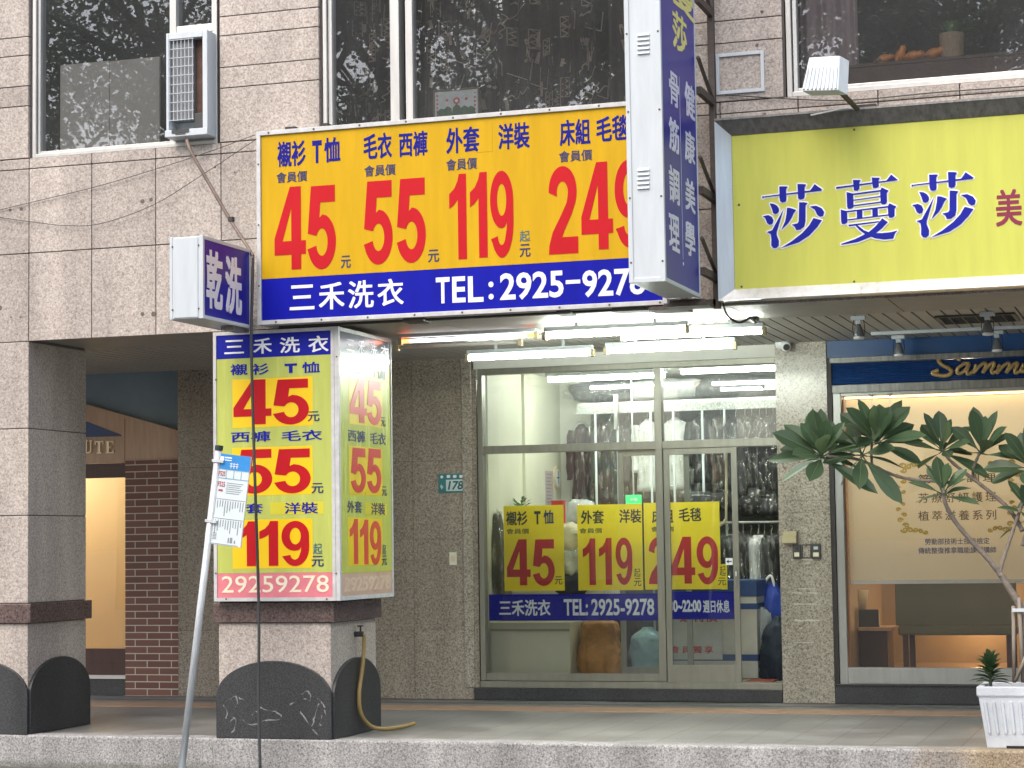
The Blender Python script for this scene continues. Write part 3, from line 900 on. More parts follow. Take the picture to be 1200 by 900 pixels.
# window 1
x0, x1, z0 = W1; z1 = WTOP
mb = MB(); mb.frame(x0, x1, z0, z1, .02, .14, .03); mb.frame(x0 + .034, x1 - .034, z0 + .03, z1 - .03, .045, .13, .022)
mb.box(-7.255, -7.20, .035, .15, z0 + .03, z1 - .03)
mb.box(-7.20, x1 - .03, .04, .15, 5.30, 5.36)
win = mb.build('window', 'aluminium', B, bevel=.003)
MB().box(x0 + .056, -7.255, .085, .090, z0 + .052, z1 - .052).build('pane', 'glass_up', win)
MB().box(-7.20, x1 - .056, .085, .090, 5.36, z1 - .052).build('pane', 'glass_up', win)
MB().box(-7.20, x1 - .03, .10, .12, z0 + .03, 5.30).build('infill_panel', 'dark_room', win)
# window 2
x0, x1, z0 = W2
mb = MB(); mb.frame(x0, x1, z0, z1, .02, .14, .03); mb.frame(x0 + .034, x1 - .034, z0 + .03, z1 - .03, .045, .13, .03)
mb.box(-5.455, -5.385, .035, .15, z0 + .03, z1 - .03); mb.box(-5.34, -5.285, .05, .15, z0 + .03, z1 - .03)
win = mb.build('window', 'aluminium', B, bevel=.003)
MB().box(x0 + .064, -5.455, .085, .090, z0 + .06, z1 - .06).build('pane', 'glass_up', win)
MB().box(-5.285, x1 - .064, .085, .090, z0 + .06, z1 - .06).build('pane', 'glass_up', win)
# window 3
x0, x1, z0 = W3
mb = MB(); mb.frame(x0, x1, z0, z1, .02, .14, .035); mb.frame(x0 + .042, x1 - .04, z0 + .035, z1 - .03, .05, .13, .028)
win = mb.build('window', 'aluminium', B, bevel=.003)
MB().box(x0 + .07, x1 - .07, .085, .090, z0 + .06, z1 - .06).build('pane', 'glass_up', win)
M['brown_board'] = mat('brown_window_board', (.075, .035, .028), rough=.5, var=.2, scale=4)
mb = MB(); mb.box(x0 + .20, x1 - .05, .16, .19, z0 + .03, z0 + .195); mb.box(x0 + .12, x1 - .05, .16, .42, z0 + .197, z0 + .222)
mb.build('window_ledge', 'brown_board', win, bevel=.003)
# ------------------------------------------------------------------ signs
NUM, LET = 'price_numeral', 'lettering'
M['screw'] = mat('rusty_screw', (.10, .07, .05), rough=.7, var=.3, scale=80)

# --- the wide yellow price board over the shop
bx0, bx1, bz0, bz1 = -6.425, -3.345, 3.012, 4.445
S = thing('price_signboard', (-4.885, -.1, 3.01), 'wide yellow price board with red numerals and a blue phone band above the shop', 'signboard')
mb = MB().frame(bx0, bx1, bz0, bz1, -.205, -.03, .032)
mb.build('frame', 'sign_frame', S, bevel=.003)
fx0, fx1, fz0, fz1 = bx0 + .033, bx1 - .033, bz0 + .033, bz1 - .033
zband = at(500, 316, -.19).z
MB().box(fx0, fx1, -.19, -.04, zband, fz1).build('yellow_face', 'yellow', S)
MB().box(fx0, fx1, -.191, -.04, fz0, zband - .0015).build('blue_band', 'blue', S)
a = rect(559, 144, 577, 178, -.19); MB().box(a[0], a[1], -.1915, -.19, a[2], a[3]).build('yellow_patch', 'yellow', S)
mb = MB()
for k in range(9):
    x = bx0 + .1 + k * .36
    mb.disc((x, -.205, bz1 - .016), .008); mb.disc((x + .05, -.205, bz0 + .016), .008)
for z in (3.3, 3.75, 4.2): mb.disc((bx0 + .016, -.205, z), .007)
mb.build('screw', 'screw', S)
mb = MB()
for x, w in ((-5.3, .16), (-4.15, .10), (-3.75, .24), (-3.5, .12)): mb.box(x, x + w, -.17, -.02, 2.985, 3.010)
mb.box(-6.3, -3.4, -.10, -.06, 2.995, 3.0115); mb.box(-5.9, -5.86, -.19, -.03, 4.4455, 4.47); mb.box(-6.2, -6.12, -.19, -.12, 4.4455, 4.465)
mb.build('mounting_iron', 'black_metal', S)
texts_f(S, -.1905, [
    ('襯衫', 325, 165, 358, 195, 'blue_navytext', .03, LET), ('T', 366, 164.6, 377, 191, 'blue_navytext', .04, LET), ('恤', 380, 161, 398.8, 190, 'blue_navytext', .03, LET),
    ('會員價', 324, 201, 360, 213.5, 'navy_ink', .015, LET),
    ('4', 321.7, 219, 358.3, 316, 'red', .05, NUM), ('5', 360, 217.5, 393.5, 315.5, 'red', .05, NUM), ('元', 399.6, 299.6, 411, 314, 'navy_ink', .02, LET),
    ('毛衣', 426, 156, 459, 186, 'blue_navytext', .03, LET), ('西褲', 467.5, 153.8, 501, 183, 'blue_navytext', .03, LET),
    ('會員價', 427, 193, 463.5, 206, 'navy_ink', .015, LET),
    ('5', 426, 212, 460, 310, 'red', .05, NUM), ('5', 464.6, 209, 498.8, 308, 'red', .05, NUM), ('元', 501.7, 292.5, 514.6, 307, 'navy_ink', .02, LET),
    ('外套', 523, 149, 562, 179, 'blue_navytext', .03, LET), ('洋裝', 584, 144, 620.5, 174.6, 'blue_navytext', .03, LET),
    ('會員價', 523, 185.5, 559, 199, 'navy_ink', .015, LET),
    ('1', 526.7, 204, 546.7, 304, 'red', .05, NUM), ('1', 551, 202, 571, 302, 'red', .05, NUM), ('9', 574.6, 200, 601.7, 302, 'red', .05, NUM),
    ('起', 609, 270, 621, 283, 'teal_ink', .015, LET), ('元', 609, 286, 621.7, 301, 'navy_ink', .02, LET),
    ('床組', 656, 139.6, 691.7, 170, 'blue_navytext', .03, LET), ('毛毯', 698.8, 135.5, 736, 165, 'blue_navytext', .03, LET),
    ('會員價', 655, 176, 694, 189, 'navy_ink', .015, LET),
    ('2', 642.5, 194.6, 677, 297.5, 'red', .05, NUM), ('4', 681, 190, 718, 292.5, 'red', .05, NUM), ('9', 720.6, 187, 754, 290, 'red', .05, NUM)])
texts_f(S, -.1915, [
    ('三', 339.6, 334, 368.5, 363, 'white_ink', .02, LET), ('禾', 373.7, 331, 403.7, 362.5, 'white_ink', .02, LET), ('洗', 408, 328.7, 438, 361, 'white_ink', .02, LET), ('衣', 442.5, 326.7, 473, 358, 'white_ink', .02, LET),
    ('T', 511, 325, 527, 355.5, 'white_ink', .022, LET), ('E', 530, 324, 545.5, 354.5, 'white_ink', .022, LET), ('L', 548.5, 323.5, 566.5, 354, 'white_ink', .022, LET), (':', 572.5, 330, 578.5, 351, 'white_ink', .02, LET), ('2925', 586, 318.5, 660.5, 350.5, 'white_ink', .022, LET), ('-', 663, 328, 680, 332.5, 'white_ink', .01, LET), ('9278', 682.5, 315, 756, 347, 'white_ink', .022, LET)])

# --- lime light box wrapped round the second column
cx0, cx1, cz0, cz1 = rect(250, 386, 397.5, 704.5, -.1)
XS = cx1 + .001
YB = atx(460.5, 550, XS).y
S = thing('column_light_box', ((cx0 + cx1) / 2, .45, cz0), 'lime green price box wrapped round the granite column above the black plinth', 'light box')
mb = MB()
mb.frame(cx0, cx1 - .034, cz0, cz1, -.1, -.03, .026); mb.box(cx1 - .032, cx1, -.1, -.066, cz0, cz1)
mb.box(cx1 - .034, cx1, YB - .022, YB, cz0, cz1); mb.box(cx1 - .034, cx1, -.064, YB - .024, cz1 - .03, cz1); mb.box(cx1 - .034, cx1, -.064, YB - .024, cz0, cz0 + .03)
mb.box(cx0, cx0 + .03, -.028, YB, cz0, cz1)
mb.box(cx0 + .031, cx1 - .035, -.028, -.0, cz1 - .02, cz1); mb.box(cx0 + .031, cx1 - .035, -.028, -.03, cz0, cz0 + .02)
mb.build('frame', 'sign_frame', S, bevel=.003)
fx0, fx1 = cx0 + .027, cx1 - .036
z_b, z_p = at(323, 418, -.094).z, at(323, 671.5, -.094).z
MB().box(fx0, fx1, -.094, -.032, z_p + .001, z_b - .001).build('lime_face', 'lime', S)
MB().box(fx0, fx1, -.0945, -.032, z_b, cz1 - .027).build('blue_header', 'blue_deep', S)
MB().box(fx0, fx1, -.0945, -.032, cz0 + .027, z_p).build('pink_strip', 'pink', S)
for (p, m_) in (((272.6, 443, 366.4, 500), 'yellow_patch'), ((272.6, 523.6, 366.4, 580), 'yellow_patch'), ((272.6, 608.6, 366.4, 666), 'yellow_patch'), ((317, 588.3, 379.4, 602.6), 'lime_patch')):
    a = rect(*p, -.094); MB().box(a[0], a[1], -.0948, -.0935, a[2], a[3]).build('price_patch', m_, S)
texts_f(S, -.0945, [
    ('三', 263, 398.5, 286, 414.6, 'white_ink', .02, LET), ('禾', 297, 396.3, 318.6, 414.4, 'white_ink', .02, LET), ('洗', 328, 395, 351.4, 413.4, 'white_ink', .02, LET), ('衣', 361.4, 393.4, 385, 412.4, 'white_ink', .02, LET)])
texts_f(S, -.0948, [
    ('襯', 270, 426.5, 290, 439.6, 'blue_deep', .02, LET), ('衫', 295, 426, 315, 439, 'blue_deep', .02, LET), ('T', 333.6, 426, 348, 437, 'blue_deep', .05, LET), ('恤', 354, 424, 375, 437, 'blue_deep', .02, LET),
    ('4', 273.6, 445, 318, 497.4, 'red', .065, NUM), ('5', 319.6, 444.4, 362, 497.4, 'red', .065, NUM), ('元', 360.5, 482, 374.4, 493.6, 'navy_ink', .02, LET),
    ('西褲', 271, 505.4, 317, 518, 'blue_deep', .02, LET), ('毛衣', 330, 504, 377.4, 516.4, 'blue_deep', .02, LET),
    ('5', 277, 526.6, 319, 578.4, 'red', .065, NUM), ('5', 321, 526, 364, 578, 'red', .065, NUM), ('元', 365, 566, 379, 578, 'navy_ink', .02, LET),
    ('外套', 268, 590, 308, 601.8, 'blue_deep', .02, LET), ('洋裝', 333.6, 588.6, 372.6, 602, 'blue_deep', .02, LET),
    ('1', 278.5, 611, 300, 663.4, 'red', .065, NUM), ('1', 304, 610.6, 326, 663, 'red', .065, NUM), ('9', 330, 610.4, 362.4, 663.4, 'red', .065, NUM),
    ('起', 367, 636.6, 377.6, 649.4, 'teal_ink', .015, LET), ('元', 365, 651.4, 379.4, 664, 'navy_ink', .02, LET),
    ('29259278', 260, 674.6, 385.4, 694.4, 'cream_ink', .004, LET)])
xf = cx1 - .007
z_b, z_p = atx(430, 420, xf).z, atx(430, 671, xf).z
y0, y1 = -.062, YB - .025
MB().box(cx1 - .03, xf, y0, y1, z_p + .001, z_b - .001).build('lime_face', 'lime', S)
MB().box(cx1 - .03, xf + .0005, y0, y1, z_b, cz1 - .031).build('blue_header', 'blue_faded', S)
MB().box(cx1 - .03, xf + .0005, y0, y1, cz0 + .031, z_p).build('pink_strip', 'pink_pale', S)
for (p, m_) in (((409, 441, 448, 499), 'yellow_faded'), ((409, 524, 448, 580.5), 'yellow_faded'), ((408, 607, 448, 662.5), 'yellow_faded'), ((428, 589.5, 453, 603.5), 'lime_patch')):
    a = rectx(*p, xf); MB().box(xf - .001, xf + .0008, a[0], a[1], a[2], a[3]).build('price_patch', m_, S)
texts_x(S, xf + .0006, [
    ('三', 405.5, 398, 415, 411, 'lilac_ink', .01, LET), ('禾', 419, 399, 427, 414, 'lilac_ink', .01, LET), ('洗', 433, 402, 441.5, 418, 'lilac_ink', .01, LET), ('衣', 446, 405, 455, 421, 'lilac_ink', .01, LET),
    ('29259278', 404, 675, 458, 692, 'cream_faded', .02, LET)])
texts_x(S, xf + .001, [
    ('襯衫', 409, 426, 427, 438, 'blue_faded', .01, LET), ('T恤', 436, 430, 451.5, 444, 'blue_faded', .02, LET),
    ('4', 410, 444, 429.5, 495, 'red_faded', .05, NUM), ('5', 430, 446.4, 446.5, 498, 'red_faded', .05, NUM), ('元', 446.4, 489, 451.5, 500, 'navy_ink', .015, LET),
    ('西褲', 408, 504, 428, 518, 'navy_ink', .02, LET), ('毛衣', 434, 507, 452, 521, 'navy_ink', .02, LET),
    ('5', 411, 525, 428.5, 577.5, 'red_faded', .05, NUM), ('5', 430, 526, 446.5, 578, 'red_faded', .05, NUM), ('元', 447.6, 570, 453.4, 581, 'navy_ink', .015, LET),
    ('外套', 407, 587, 424, 601, 'navy_ink', .02, LET), ('洋裝', 435, 589.4, 451, 603.4, 'navy_ink', .02, LET),
    ('1', 410, 608, 419.4, 661, 'red_faded', .05, NUM), ('1', 422, 609, 431.5, 661.5, 'red_faded', .05, NUM), ('9', 433.6, 610.5, 446.4, 662, 'red_faded', .05, NUM),
    ('起', 448, 638, 452.4, 650, 'teal_ink', .01, LET), ('元', 447.4, 651, 453.4, 662.6, 'navy_ink', .015, LET)])
mb = MB()
for px, py in ((253, 445), (253, 672), (394.5, 418), (394, 672), (265, 702), (383, 702)):
    p_ = at(px, py, -.1); mb.disc((p_.x, -.1, p_.z), .007)
mb.build('screw', 'screw', S)

# --- small blue dry-cleaning box sticking out from the facade
XQ = at(294.5, 330, -.24).x
yq0 = atx(238, 325, XQ).y
qx0 = at(199, 325, yq0).x
qz0, qz1 = at(220, 374, yq0).z, at(220, 276.5, yq0).z
S = thing('projecting_sign', ((qx0 + XQ) / 2, yq0 / 2, qz0), 'small blue and white box sign sticking out left of the yellow board', 'sign')
mb = MB().box(qx0, XQ - .006, yq0 + .004, -.24, qz0 + .004, qz1 - .004)
mb.framex(yq0, -.24, qz0, qz1, XQ - .03, XQ, .026); mb.framex(yq0, -.24, qz0, qz1, qx0 - .002, qx0 + .02, .026)
mb.build('casing', 'white_metal', S, bevel=.003)
MB().box(qx0 + .03, XQ - .04, yq0 - .002, yq0 + .01, qz0 + .012, qz1 - .012).build('end_cover', 'white_metal', S, bevel=.002)
MB().box(XQ - .01, XQ - .003, yq0 + .027, -.267, qz0 + .027, qz1 - .027).build('blue_face', 'blue_violet', S)
texts_x(S, XQ - .003, [('乾', 241.7, 294, 260.8, 362.5, 'white_ink', .045, LET), ('洗', 264, 301, 283.2, 368.5, 'white_ink', .045, LET)])
mb = MB()
for x in (qx0 + .02, XQ - .035):
    for z in (qz0 + .07, qz1 - .07): mb.disc((x, yq0 + .001, z), .007)
mb.build('screw', 'screw', S)
for a in ((qx0 + .1, qx0 + .14, -.238, -.002, qz1 - .12, qz1 - .08), (qx0 + .1, qx0 + .14, -.238, -.002, qz0 + .08, qz0 + .12), (XQ - .12, XQ - .02, -.5, -.24, qz0 - .028, qz0 - .002)):
    MB().box(*a).build('mounting_arm', 'steel_dirty_shade', S)

# --- tall blue blade sign on an iron bracket
XV = -3.05
vx0 = -3.285; vy0, vy1 = -1.45, -.462; vz0, vz1 = 3.012, 6.4
S = thing('blade_sign', ((vx0 + XV) / 2, vy0, vz0), 'tall narrow violet blue blade sign with white end, on an iron bracket over the kerb', 'sign')
mb = MB().box(vx0 + .004, XV - .006, vy0 + .004, vy1 - .002, vz0 + .004, vz1)
mb.box(vx0, vx0 + .03, vy0 - .004, vy0 + .03, vz0, vz1); mb.box(XV - .03, XV, vy0 - .004, vy0 + .03, vz0, vz1)
mb.box(vx0 + .03, XV - .03, vy0 - .003, vy0 + .02, vz0, vz0 + .03)
mb.box(XV - .02, XV, vy0 + .03, vy1, vz0, vz0 + .028); mb.box(XV - .02, XV, vy1 - .02, vy1, vz0 + .028, vz1)
mb.build('casing', 'white_metal', S, bevel=.003)
mb = MB()
for py0 in (41, 199):
    for k in range(5):
        p0 = at(747, py0 + k * 5.3, vy0); p1 = at(761, py0 + k * 5.3, vy0)
        MB().prismx([(vy0 + .004, p0.z - .010), (vy0 + .004, p0.z + .010), (vy0 - .008, p0.z - .008)][::-1], p0.x, p1.x).build('vent_louvre', 'white_metal', S)
MB().box(XV - .008, XV - .004, vy0 + .031, vy1 - .021, vz0 + .029, vz1).build('blue_face', 'blue_violet', S)
texts_x(S, XV - .004, [
    ('蔓', 788, -36, 813, 15, 'yellow_ink', .03, LET), ('莎', 788, 17, 804.5, 61, 'yellow_ink', .03, LET),
    ('骨', 784, 86, 795.3, 124, 'lilac_ink', .03, LET), ('筋', 784, 140, 795.6, 178, 'lilac_ink', .03, LET), ('調', 784, 196, 796, 238, 'lilac_ink', .03, LET), ('理', 784, 252, 796, 294, 'lilac_ink', .03, LET),
    ('健', 802.5, 99, 814, 138, 'lilac_ink', .03, LET), ('康', 802.5, 154, 814, 191, 'lilac_ink', .03, LET), ('美', 803, 211, 814.3, 248, 'lilac_ink', .03, LET), ('學', 803, 261, 814.3, 300, 'lilac_ink', .03, LET)])
yl = atx(799, 200, XV).y
mb = MB().box(XV - .0045, XV - .003, yl - .002, yl + .002, atx(799, 303, XV).z, atx(799, 92, XV).z); mb.disc((XV - .0035, yl, atx(799, 308, XV).z), .012, 'x')
mb.build('divider_line', 'lilac_ink', S)
mb = MB()
for z in (3.14, 3.55, 4.1, 4.6, 5.1): mb.disc((vx0 + .016, vy0 - .004, z), .007); mb.disc((XV - .016, vy0 - .004, z), .007)
mb.build('screw', 'screw', S)
mb = MB()
for xx in (-3.035, -3.265):
    mb.box(xx - .022, xx + .022, -.05, -.004, 2.985, 6.0)
    for z in (5.03, 4.40, 3.72, 3.17):
        mb.box(xx - .018, xx + .018, vy1, -.05, z, z + .05)
        mb.tube([(xx, vy1, z + .25), (xx, -.05, z + .06)], .014, 4)
mb.box(-3.26, -3.04, -.05, -.03, 3.0, 3.05); mb.box(-3.27, -3.03, vy1 + .01, vy1 + .04, 2.99, 3.01)
mb.box(-3.30, -3.00, -.5, -.3, 2.96, 2.985); mb.box(-3.45, -3.2, -.3, -.06, 2.965, 2.99)
mb.build('iron_bracket', 'brown_iron', S)

# --- long lime sign in a stainless frame
lx0, lx1, lz0, lz1 = -2.985, 1.35, 3.018, 4.255
S = thing('salon_signboard', ((lx0 + lx1) / 2, -.15, lz0), 'long lime green signboard in a stainless steel frame over the salon', 'signboard')
t = .10
mb = MB()
o_ = [(lx0, lz0), (lx1, lz0), (lx1, lz1), (lx0, lz1)]; i_ = [(lx0 + t, lz0 + t * .8), (lx1 - t, lz0 + t * .8), (lx1 - t, lz1 - t * .95), (lx0 + t, lz1 - t * .95)]
YO, YI = -.215, -.145
def quad(mb, a, b_, c_, d): mb.face_block([a, b_, c_, d], [(0, 1, 2, 3)])
fr_s, fr_t = MB(), MB()
for k, tgt in ((0, fr_s), (1, fr_s), (2, fr_t), (3, fr_s)):
    a, b_ = o_[k], o_[(k + 1) % 4]; c_, d = i_[(k + 1) % 4], i_[k]
    tgt.face_block([(a[0], YO, a[1]), (b_[0], YO, b_[1]), (c_[0], YI, c_[1]), (d[0], YI, d[1]), (a[0], -.04, a[1]), (b_[0], -.04, b_[1]), (c_[0], -.04, c_[1]), (d[0], -.04, d[1])],
                   [(0, 1, 2, 3), (0, 4, 5, 1), (3, 2, 6, 7), (4, 7, 6, 5), (1, 5, 6, 2), (0, 3, 7, 4)])
fr_s.build('steel_frame', 'steel', S)
fr_t.build('steel_frame', 'steel_dirty_shade', S)  # top strip faces down: its shade is put into the darker steel colour
MB().box(lx0, lx1, YO - .004, -.04, lz1 + .001, lz1 + .016).build('rain_ledge', 'steel_dirty_shade', S)
MB().box(i_[0][0] + .001, i_[1][0], -.14, -.05, i_[0][1] + .001, i_[2][1] - .001).build('lime_face', 'lime_wide', S)
# the three big characters are brush-cut: thin horizontals, fat verticals, tapering sweeps
STROKES = {
    '莎': [[(88,216),(105,218),(620,186),(670,120),(752,184),(740,196),(108,228),(90,240)], [(280,120),(345,122),(375,128),(355,155),(355,270),(345,292),(310,297),(287,285),(280,250)], [(482,105),(550,110),(578,118),(560,150),(558,250),(545,272),(510,278),(484,265)],
          [(168,300),(215,308),(250,330),(268,358),(272,385),(258,412),(230,422),(205,410),(190,355)], [(88,438),(150,428),(190,450),(207,490),(195,528),(160,536),(135,515),(115,460)],
          [(322,372),(240,620),(238,655),(262,720),(258,775),(230,798),(195,795),(174,765),(178,700),(172,640),(130,615),(190,598),(205,570)], [(360,360),(400,365),(462,392),(435,420),(405,480),(370,530),(290,603),(335,510),(352,430)],
          [(495,308),(545,312),(588,322),(565,350),(560,520),(545,580),(500,610),(455,613),(440,575),(408,550),(470,540),(485,520)], [(612,362),(680,358),(740,390),(768,435),(755,475),(720,483),(690,460),(665,400)],
          [(648,492),(740,522),(690,590),(600,680),(480,750),(280,802),(400,735),(520,650),(600,570)]],
    '蔓': [[(100,162),(300,150),(665,126),(715,64),(790,130),(120,178),(108,186)], [(292,95),(380,102),(362,130),(362,195),(340,217),(300,210)], [(500,82),(590,92),(575,120),(577,185),(550,200),(512,195)],
          [(218,225),(290,246),(292,395),(262,412),(230,412),(220,390)], [(590,235),(608,200),(684,240),(662,265),(662,365),(640,387),(605,383),(592,360)], [(288,246),(592,226),(592,242),(288,262)], [(288,315),(592,292),(592,302),(288,324)], [(288,374),(596,354),(596,366),(288,386)],
          [(148,415),(218,437),(218,560),(190,577),(155,575),(148,545)], [(668,410),(690,380),(764,420),(742,445),(742,520),(715,540),(680,535),(672,500)], [(216,434),(670,408),(670,424),(216,448)], [(216,528),(674,500),(674,512),(216,540)], [(325,438),(386,434),(386,520),(325,524)], [(498,430),(558,426),(558,510),(498,514)],
          [(225,588),(570,568),(570,580),(240,606)], [(565,585),(605,540),(665,585),(600,650),(480,735),(330,785),(145,805),(142,795),(300,750),(440,690),(520,630)], [(305,600),(330,600),(400,660),(480,695),(600,702),(690,698),(770,684),(740,715),(720,770),(620,775),(520,755),(420,710),(350,655)]]}
def brush(ch, box, Y, mtl, grow=0, name=LET):
    S_ = STROKES[ch]
    xs_ = [q[0] for s_ in S_ for q in s_]; ys_ = [q[1] for s_ in S_ for q in s_]
    xa, xb, ya, yb = min(xs_), max(xs_), min(ys_), max(ys_)
    x0, x1, z0, z1 = box
    mb = MB(); k = 0
    for s_ in S_:
        area = sum(a[0] * b_[1] - b_[0] * a[1] for a, b_ in zip(s_, s_[1:] + s_[:1]))
        s_ = s_ if area < 0 else s_[::-1]          # the y axis points down here
        for q in range(12 if grow else 1):
            dx, dy = (grow * math.cos(q * PI / 6), grow * math.sin(q * PI / 6)) if grow else (0, 0)
            mb.prism([(x0 + (u + dx - xa) / (xb - xa) * (x1 - x0), z1 - (v + dy - ya) / (yb - ya) * (z1 - z0)) for u, v in s_], Y - .0008 - .000018 * k, Y + .0004)
            k += 1
    return mb.build(name, mtl, S)
for (s_, a, b_, c_, d) in (('莎', 894, 216, 966.2, 290), ('蔓', 980.4, 206.5, 1053.5, 285.2), ('莎', 1069, 202, 1143.8, 277.5)):
    bx_ = rect(a, b_, c_, d, -.14)
    brush(s_, bx_, -.14, 'white_ink', 15, 'lettering_outline')
    brush(s_, bx_, -.1458, 'blue_deep')
a = rect(1166.6, 221.7, 1197.5, 265, -.14); letter_f(S, '美', a, -.14, 'maroon', .028, LET)
mb = MB()
for px, py in ((869, 336), (1001, 330), (866, 240), (1001, 152)):
    p_ = at(px, py, -.14); mb.disc((p_.x, -.14, p_.z), .008)
mb.build('screw', 'screw', S)

# --- floodlight on the lime sign
S = thing('floodlight', (-2.05, -.45, 4.27), 'white ribbed floodlight on a short arm above the lime green sign', 'floodlight')
q = [at(948, 67, -.52), at(984, 65, -.52), at(982, 105.5, -.66), at(939, 106.5, -.66)]
dn = Vector((.05, .09, -.02))
mb = MB(); mb.loft([[q[0], q[1], q[2], q[3]], [p + dn for p in q]])
mb.build('lamp_head', 'white_metal', S, bevel=.006)
mb = MB()
nrm = (q[3] - q[0]).cross(q[1] - q[0]).normalized()
if nrm.y > 0: nrm = -nrm
for k in range(9):
    u = (k + .6) / 9.2
    tp = q[0].lerp(q[1], u).lerp(q[3].lerp(q[2], u), .34); bt = q[0].lerp(q[1], u).lerp(q[3].lerp(q[2], u), .97)
    mb.tube([tp + nrm * .003, bt + nrm * .003], .0075, 6)
mb.build('cooling_rib', 'white_metal', S)
MB().tube([q[2] + Vector((-.02, .05, .03)), at(1004, 127, -.24), at(1006, 129, -.15)], [.02, .018, .018], 6).build('arm', 'brown_iron', S)
p_ = at(1006, 128, -.18); MB().box(p_.x - .03, p_.x + .12, -.21, -.12, lz1 + .0165, lz1 + .035).build('base_plate', 'black_metal', S)
MB().tube(spline([at(1004, 128, -.19), at(990, 127, -.24), at(970, 131, -.23), at(950, 135, -.22)], 5), .006, 5).build('cable', 'white_metal', S)

# --- white square bracket left on the wall
x0, x1, z0, z1 = rect(839, 61, 895.5, 109, -.012)
solo(MB().frame(x0, x1, z0, z1, -.014, -.001, .024), 'wall_frame', 'white_metal', 'empty white square metal frame fixed to the granite pier', 'wall frame', bevel=.002)

# --- shop glass posters
PY = SY + .021
def poster(name, box, label, cat, mtl, rows, group=None, tab=None):
    x0, x1, z0, z1 = rect(*box, PY)
    r_ = thing(name, ((x0 + x1) / 2, PY, z0), label, cat, group)
    mb = MB().box(x0, x1, PY, PY + .0015, z0, z1)
    if tab:
        a = rect(*tab, PY); mb.box(x1, a[1], PY, PY + .0015, a[2], a[3])
    mb.build('sheet', mtl, r_)
    for (s, a, b_, c_, d, m_, bold, nm) in rows:
        letter_f(r_, s, rect(a, b_, c_, d, PY), PY, m_, bold, nm, th=.0012)
PG = 'yellow price posters behind the shop glass'
poster('price_poster', (590.7, 592.3, 661, 692.3), 'yellow poster with red 45 price, leftmost in the shop window', 'poster', 'poster_yellow', [
    ('襯衫', 593, 599, 618, 615.7, 'black_ink', .03, LET), ('T', 626, 599, 633.5, 614.5, 'black_ink', .04, LET), ('恤', 637, 597.7, 649, 614, 'navy_ink', .03, LET), ('會員價', 593.5, 619.5, 620, 625.7, 'black_ink', .01, LET),
    ('4', 594, 632, 621.7, 686, 'red_poster', .05, NUM), ('5', 624, 632, 650, 686.7, 'red_poster', .05, NUM), ('元', 650, 675.5, 659, 685, 'black_ink', .01, LET)], PG)
poster('price_poster', (677, 591, 753, 691.7), 'yellow poster with red 119 price in the middle of the shop window', 'poster', 'poster_yellow', [
    ('外套', 680.7, 598, 707.7, 614, 'black_ink', .03, LET), ('洋裝', 725.7, 596.7, 751.5, 613, 'black_ink', .03, LET), ('會員價', 679, 619, 705.7, 625, 'black_ink', .01, LET),
    ('1', 683, 631, 698, 685.7, 'red_poster', .05, NUM), ('1', 702, 630.5, 717, 685.5, 'red_poster', .05, NUM), ('9', 721.5, 630, 741, 685.5, 'red_poster', .05, NUM),
    ('起', 743, 666, 750.5, 676, 'black_ink', .005, LET), ('元', 743, 677.5, 751.5, 687, 'black_ink', .01, LET)], PG)
poster('price_poster', (755, 588.5, 844, 690.7), 'yellow poster with red 249 price behind the door mullion', 'poster', 'poster_yellow', [
    ('床組', 764, 597, 789, 613, 'black_ink', .03, LET), ('毛毯', 795.5, 595, 821.7, 611, 'black_ink', .03, LET), ('會員價', 763, 617, 790, 623, 'black_ink', .01, LET),
    ('2', 760, 629.5, 784, 684.5, 'red_poster', .05, NUM), ('4', 786.7, 629, 814.5, 684, 'red_poster', .05, NUM), ('9', 816.5, 628.5, 841.5, 685, 'red_poster', .05, NUM),
    ('起', 843.4, 663, 850.3, 675, 'black_ink', .005, LET), ('元', 841.3, 677, 850.8, 686, 'black_ink', .01, LET)], PG, tab=(844, 661, 852.2, 690.7))
poster('phone_banner', (573, 696, 775, 727.3), 'blue banner with white phone number below the yellow posters on the fixed glass', 'banner', 'blue', [
    ('三禾洗衣', 585, 702.7, 645, 721.7, 'white_ink', .03, LET), ('TEL:', 660.7, 702, 689, 721.5, 'white_ink', .024, LET), ('2925-9278', 693, 701.5, 766.7, 721.5, 'white_ink', .024, LET)])
poster('hours_banner', (784.5, 693.2, 861, 725.7), 'blue banner with opening hours on the sliding door', 'banner', 'blue', [
    ('8:30~22:00', 777, 703, 821.7, 717.3, 'white_ink', .04, LET), ('週日休息', 824, 703, 855, 718, 'white_ink', .03, LET)])
x0, x1, z0, z1 = rect(852.7, 654, 859, 662, PY)
r_ = thing('arrow_sticker', ((x0 + x1) / 2, PY, z0), 'small white arrow sticker on the sliding door stile', 'sticker')
MB().box(x0 - .01, x1 + .004, SY - .0135, SY - .0122, z0, z1).build('sheet', 'white_ink', r_)
zc = (z0 + z1) / 2
MB().prism([(x0 - .004, zc), (x0 + .016, zc - .018), (x0 + .016, zc - .005), (x1 - .004, zc - .005), (x1 - .004, zc + .005), (x0 + .016, zc + .005), (x0 + .016, zc + .018)], SY - .0145, SY - .0134).build('arrow', 'black_ink', r_)

